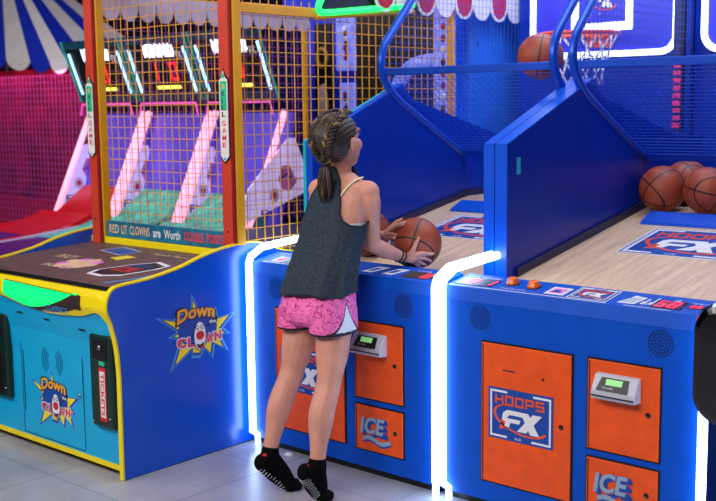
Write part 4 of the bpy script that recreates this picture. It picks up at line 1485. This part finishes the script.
# hair
b = MB()
vs, fs = [], []
NU, NV = 120, 70
def hair_keep(p):
    x, y, z = p
    lim = interp(z, [(-.09, -.045), (-.05, -.032), (-.02, -.026), (.012, -.018), (.026, .018), (.05, .048), (.085, .072), (.12, .08)])
    low = interp(abs(x), [(0, -.084), (.05, -.080), (.08, -.06)])
    return y < lim and z > low
for i in range(NV + 1):
    a = pi * i / NV
    for j in range(NU):
        t = 2 * pi * j / NU
        d = Vector((sin(a) * cos(t), sin(a) * sin(t), cos(a)))
        ang = math.atan2(d.x, d.z + .15)
        rr = 1 + .012 * sin(ang * 34 + 5 * d.y) + .008 * sin(ang * 61 + 2)
        c = Vector((0, -.017, .020))
        p = c + Vector((d.x * .081 * rr, d.y * .102 * rr, d.z * .093 * rr))
        if d.z < -.1:
            p.y += .012 * (-.1 - d.z)
        vs.append(p)
for i in range(NV):
    for j in range(NU):
        q = (i * NU + j, (i + 1) * NU + j, (i + 1) * NU + (j + 1) % NU, i * NU + (j + 1) % NU)
        c = sum((vs[k] for k in q), Vector()) / 4
        if hair_keep(c):
            fs.append(q)
b.add([hp(*p) for p in vs], fs, 'hair_dark', None, True)
hair = b.build('hair', girl)
bm = bmesh.new(); bm.from_mesh(hair.data)
bmesh.ops.remove_doubles(bm, verts=bm.verts[:], dist=1e-6)
bmesh.ops.delete(bm, geom=[v for v in bm.verts if not v.link_faces], context='VERTS')
bmesh.ops.recalc_face_normals(bm, faces=bm.faces[:])
bm.to_mesh(hair.data); bm.free()
sol = hair.modifiers.new('thick', 'SOLIDIFY'); sol.thickness = .008; sol.offset = -1
random.seed(11)
def braid(path):
    P = smoothpath(path, 8)
    b = MB()
    n = len(P)
    for i in range(1, n - 1, 1):
        if i % 2:
            continue
        t = (P[i + 1] - P[i - 1]).normalized()
        out = (P[i] - Vector((0, -.017, .02))).normalized()
        sd_ = t.cross(out).normalized()
        for s in (-1, 1):
            c = P[i] + sd_ * s * .0085 + out * .003
            ax = (t * .8 + sd_ * s * -.75 + out * .1).normalized()
            y_ = ax.cross(out).normalized()
            Rm = Matrix((ax, y_, ax.cross(y_))).transposed()
            k = 'hair_gold' if random.random() < .12 else ('hair_brown' if random.random() < .45 else 'hair_dark')
            b.ell(hp(*c), (.0155, .0062, .007), k, nu=10, nv=8, R=HR @ Rm)
    return b
for s in (1, -1):
    br_ = braid([(s * .030, .045, .104), (s * .042, -.005, .105), (s * .048, -.060, .084), (s * .044, -.098, .040), (s * .028, -.108, -.008), (s * .010, -.092, -.054)])
    br_.build('braid', hair)
# loose strands over the crown
b = MB()
for i in range(150):
    x0 = random.uniform(-.07, .07); y0 = random.uniform(-.02, .055)
    P = []
    for j in range(7):
        t = j / 6
        ph = radians(-10 + 120 * t)
        q = Vector((x0 * (1 - .35 * t) * 1.0, y0 * (1 - t) - .017 - .1 * sin(ph) * t ** .3, .02 + .095 * cos(ph)))
        q = Vector((0, -.017, .02)) + Vector(((q.x) / .0795, (q.y + .017) / .099, (q.z - .02) / .092)).normalized() * 1.0 * Vector((1, 1, 1)).length / sqrt(3) * 1
        d = (q - Vector((0, -.017, .02)))
        P.append(hp(d.x * .0805, -.017 + d.y * .1, .02 + d.z * .093))
    k = 'hair_brown' if random.random() < .35 else ('hair_gold' if random.random() < .08 else 'hair_dark')
    b.tube(P, [.0012, .0024, .0028, .0028, .0026, .002, .001], k, 5)
b.build('strands', hair)
# ponytail
b = MB()
p0 = hp(0, -.088, -.062)
for i in range(64):
    a, r = random.random() * 2 * pi, sqrt(random.random())
    o = Vector((cos(a) * r, sin(a) * r, 0))
    ln_ = random.uniform(.10, .155)
    P = []
    for j in range(7):
        t = j / 6
        w_ = .009 + .020 * sin(pi * min(1, t * .72)) ** .9
        P.append(p0 + Vector((o.x * w_ * 1.2 + (.0) * t, o.y * w_ - .008 * sin(pi * t) + .004 * t, -ln_ * t + .004)))
    k = 'hair_gold' if random.random() < .22 else ('hair_brown' if random.random() < .55 else 'hair_dark')
    b.tube(P, [.003, .0038, .004, .0038, .0034, .0024, .0008], k, 5)
b.build('ponytail', hair)
b = MB(); b.tube([p0 + Vector((.013 * cos(2 * pi * j / 12), .013 * sin(2 * pi * j / 12), 0)) for j in range(12)], .006, 'black', 6, close=True); b.build('hair_tie', hair)

# tank top: back panel runs up to the collar between bare shoulder blades
TK = [(.72, -.212, .149, .125), (.75, -.206, .147, .122), (.80, -.192, .141, .114), (.88, -.160, .135, .102), (.96, -.122, .134, .098), (1.02, -.101, .139, .0965), (1.10, -.080, .142, .088), (1.145, -.071, .126, .073), (1.172, -.067, .088, .060), (1.192, -.067, .059, .053), (1.225, -.078, .052, .053)]
def tk(z):
    return tuple(interp(z, [(t[0], t[i]) for t in TK]) for i in (1, 2, 3))
def htop(deg):
    d = abs((deg + 180) % 360 - 180)      # 0 = back, 90 = side, 180 = front
    return interp(d, [(0, 1.218), (24, 1.214), (27, 1.175), (30, 1.11), (35, 1.05), (44, 1.022), (60, 1.005), (90, .998), (115, 1.01), (132, 1.05), (145, 1.11), (152, 1.185), (156, 1.212), (180, 1.205)])
b = MB()
vs, fs = [], []
NA, NZ = 144, 44
for i in range(NA):
    deg = 360 * i / NA
    zt = htop(deg)
    for j in range(NZ + 1):
        t = j / NZ
        zb = .757 + .006 * sin(radians(deg * 3 + 40)) - .004 * cos(radians(deg))
        z = zb + (zt - zb) * t
        cy, a, bb = tk(z)
        fl = max(0, (1.0 - z) / .27)
        rr = 1 + (.046 * sin(radians(deg * 10 + 20)) + .024 * sin(radians(deg * 19 + 60))) * min(1, fl * 1.3) + .008 * sin(radians(deg * 5 + 300 * z))
        c, s_ = sin(radians(deg)), -cos(radians(deg))
        e = 2.25
        q = (abs(c) ** e + abs(s_) ** e) ** (-1 / e)
        vs.append((GX + a * rr * q * c, cy + bb * rr * q * s_, z))
for i in range(NA):
    for j in range(NZ):
        a, c = i * (NZ + 1) + j, ((i + 1) % NA) * (NZ + 1) + j
        fs.append((a, c, c + 1, a + 1))
b.add(vs, fs, 'tank', None, True)
tank = b.build('tank_top', girl)
sol = tank.modifiers.new('thick', 'SOLIDIFY'); sol.thickness = .003; sol.offset = 0
b = MB()
P = []
for i in range(NA):
    P.append(Vector(vs[i * (NZ + 1) + NZ]))
b.tube(P, .0042, 'tank_trim', 6, close=True)
b.build('trim', tank)
# cream strap and band of the undershirt
def back_pt(dx, z, out=.003):
    cy, a, bb = tors(z)
    a += out; bb += out
    e = 2.3
    u = min(.98, abs(dx) / a)
    return Vector((GX + dx, cy - bb * (1 - u ** e) ** (1 / e), z))
b = MB()
b.tube(smoothpath([back_pt(.022, 1.02, .004), back_pt(.045, 1.06, .005), back_pt(.066, 1.10, .005), back_pt(.082, 1.14, .006), (GX + .092, -.088, 1.168), (GX + .094, -.05, 1.176)], 4), .0042, 'strap', 6)
b.build('strap', girl)
b = MB()
rings(b, [(.985, GX, tors(.985)[0], tors(.985)[1] + .004, tors(.985)[2] + .004), (1.012, GX, tors(1.012)[0], tors(1.012)[1] + .004, tors(1.012)[2] + .004)], 'white_matt', 40, False)
bd = b.build('undershirt_band', girl)
sol = bd.modifiers.new('thick', 'SOLIDIFY'); sol.thickness = .002; sol.offset = 1

# shorts
b = MB()
b.m('shorts_pink'); b.m('hem_dark'); b.m('white_matt')
rings(b, [(.640, GX, -.205, .120, .102), (.658, GX, -.206, .142, .118), (.69, GX, -.206, .150, .124), (.74, GX, -.198, .146, .115), (.77, GX, -.187, .136, .104)], 'shorts_pink')
LC = {}
for s in (-1, 1):
    cx_, cy_ = GX + s * .078, -.208
    LC[s] = (cx_, cy_)
    rings(b, [(.610 if s > 0 else .614, cx_ + s * .007, cy_ - .006, .072, .096), (.64, cx_ + s * .004, cy_, .073, .102), (.70, cx_, cy_ + .002, .072, .100)], 'shorts_pink')
def skey(c, n):
    s = 1 if c.x > GX else -1
    zb = .610 if s > 0 else .614
    if s > 0:
        # white side notch with dark piping on the outer side of the right leg
        ang = math.degrees(math.atan2(c.x - LC[1][0], -(c.y - LC[1][1])))   # 0 back, 90 outer side
        if 12 < ang < 168:
            q = 1 - abs(ang - 90) / 78
            top = zb + .010 + .115 * q ** 2.8
            if c.z < top - .011 and c.z > zb + .012:
                return 2
            if c.z < top:
                return 1
    return 1 if c.z < zb + .011 else 0
shorts = remeshed(b, 'shorts', girl, .0042, 4, skey)

# socks
for s in (-1, 1):
    f = FOOT[s]
    L = LEG[s]
    b = MB()
    b.m('sock')
    H_, B_, T_, A_ = (Vector(f[k]) for k in ('heel', 'ball', 'toe', 'ank'))
    top = Vector(L[5]).lerp(Vector(L[4]), .25)
    capsule(b, [top, A_ + Vector((0, 0, .0))], [.034, .036], 'sock', 16)
    b.ell(H_ + Vector((.006, .006, .012)), (.030, .030, .034), 'sock')
    capsule(b, [H_ + Vector((.006, .008, .005)), H_.lerp(B_, .5), B_], [.026, .026, .026], 'sock', 14)
    capsule(b, [A_, A_.lerp(B_, .6) + Vector((.004, .004, .012)), B_.lerp(T_, .2) + Vector((0, 0, .005))], [.034, .029, .024], 'sock', 14)
    sdv = (T_ - B_).cross(Vector((0, 0, 1))).normalized()
    for q in (-.020, -.007, .007, .020):
        capsule(b, [B_ + sdv * q * 1.0, T_ + sdv * q - (T_ - B_).normalized() * abs(q) * .6], [.020, .0165], 'sock', 10)
    sk = remeshed(b, 'sock', girl, .004, 4)
    # grip dots on the sole
    b = MB()
    ax = (B_ - H_).normalized()
    sd2 = ax.cross(Vector((0, 0, 1))).normalized()
    dn = ax.cross(sd2).normalized()
    if dn.z > 0:
        dn = -dn
    for i in range(11):
        for j in range(-4, 5):
            u = i / 10
            an = radians(j * 17 + (8 if i % 2 else 0))
            c = H_.lerp(B_, .02 + u * .98) + Vector((.005, .006, .004)) * (1 - u)
            b.ell(c + (dn * cos(an) + sd2 * sin(an)) * .0262, (.0023,) * 3, 'white', nu=6, nv=4)
    b.build('grip_dots', sk)
    b = MB()
    pc = A_ + Vector((.0, .0, .018))
    # small red mark at the back of the ankle
    od = Vector((.25, -.97, 0)) if s < 0 else Vector((-.35, -.93, 0))
    X = frame(pc + od * .0355, od.cross(Vector((0, 0, 1))) * -1, (0, 0, 1), od)
    for q in range(3):
        b.poly([(-.010 + q * .007, -.006), (-.004 + q * .007, -.006), (-.004 + q * .007, .004 - abs(q - 1) * .003 + .003), (-.010 + q * .007, .001 + q * .002)], 'red', X, .0012)
    b.build('red_mark', sk)

# wristbands
for t in (.80, .90):
    c0 = ER.lerp(WR, t)
    ax = (WR - ER).normalized()
    u = ax.cross(Vector((0, 0, 1))).normalized(); v = ax.cross(u)
    r = .0255 if t < .85 else .0245
    b = MB(); b.tube([c0 + (u * cos(2 * pi * j / 20) + v * sin(2 * pi * j / 20)) * r for j in range(20)], .0028, 'black', 6, close=True)
    b.build('wristband', girl)
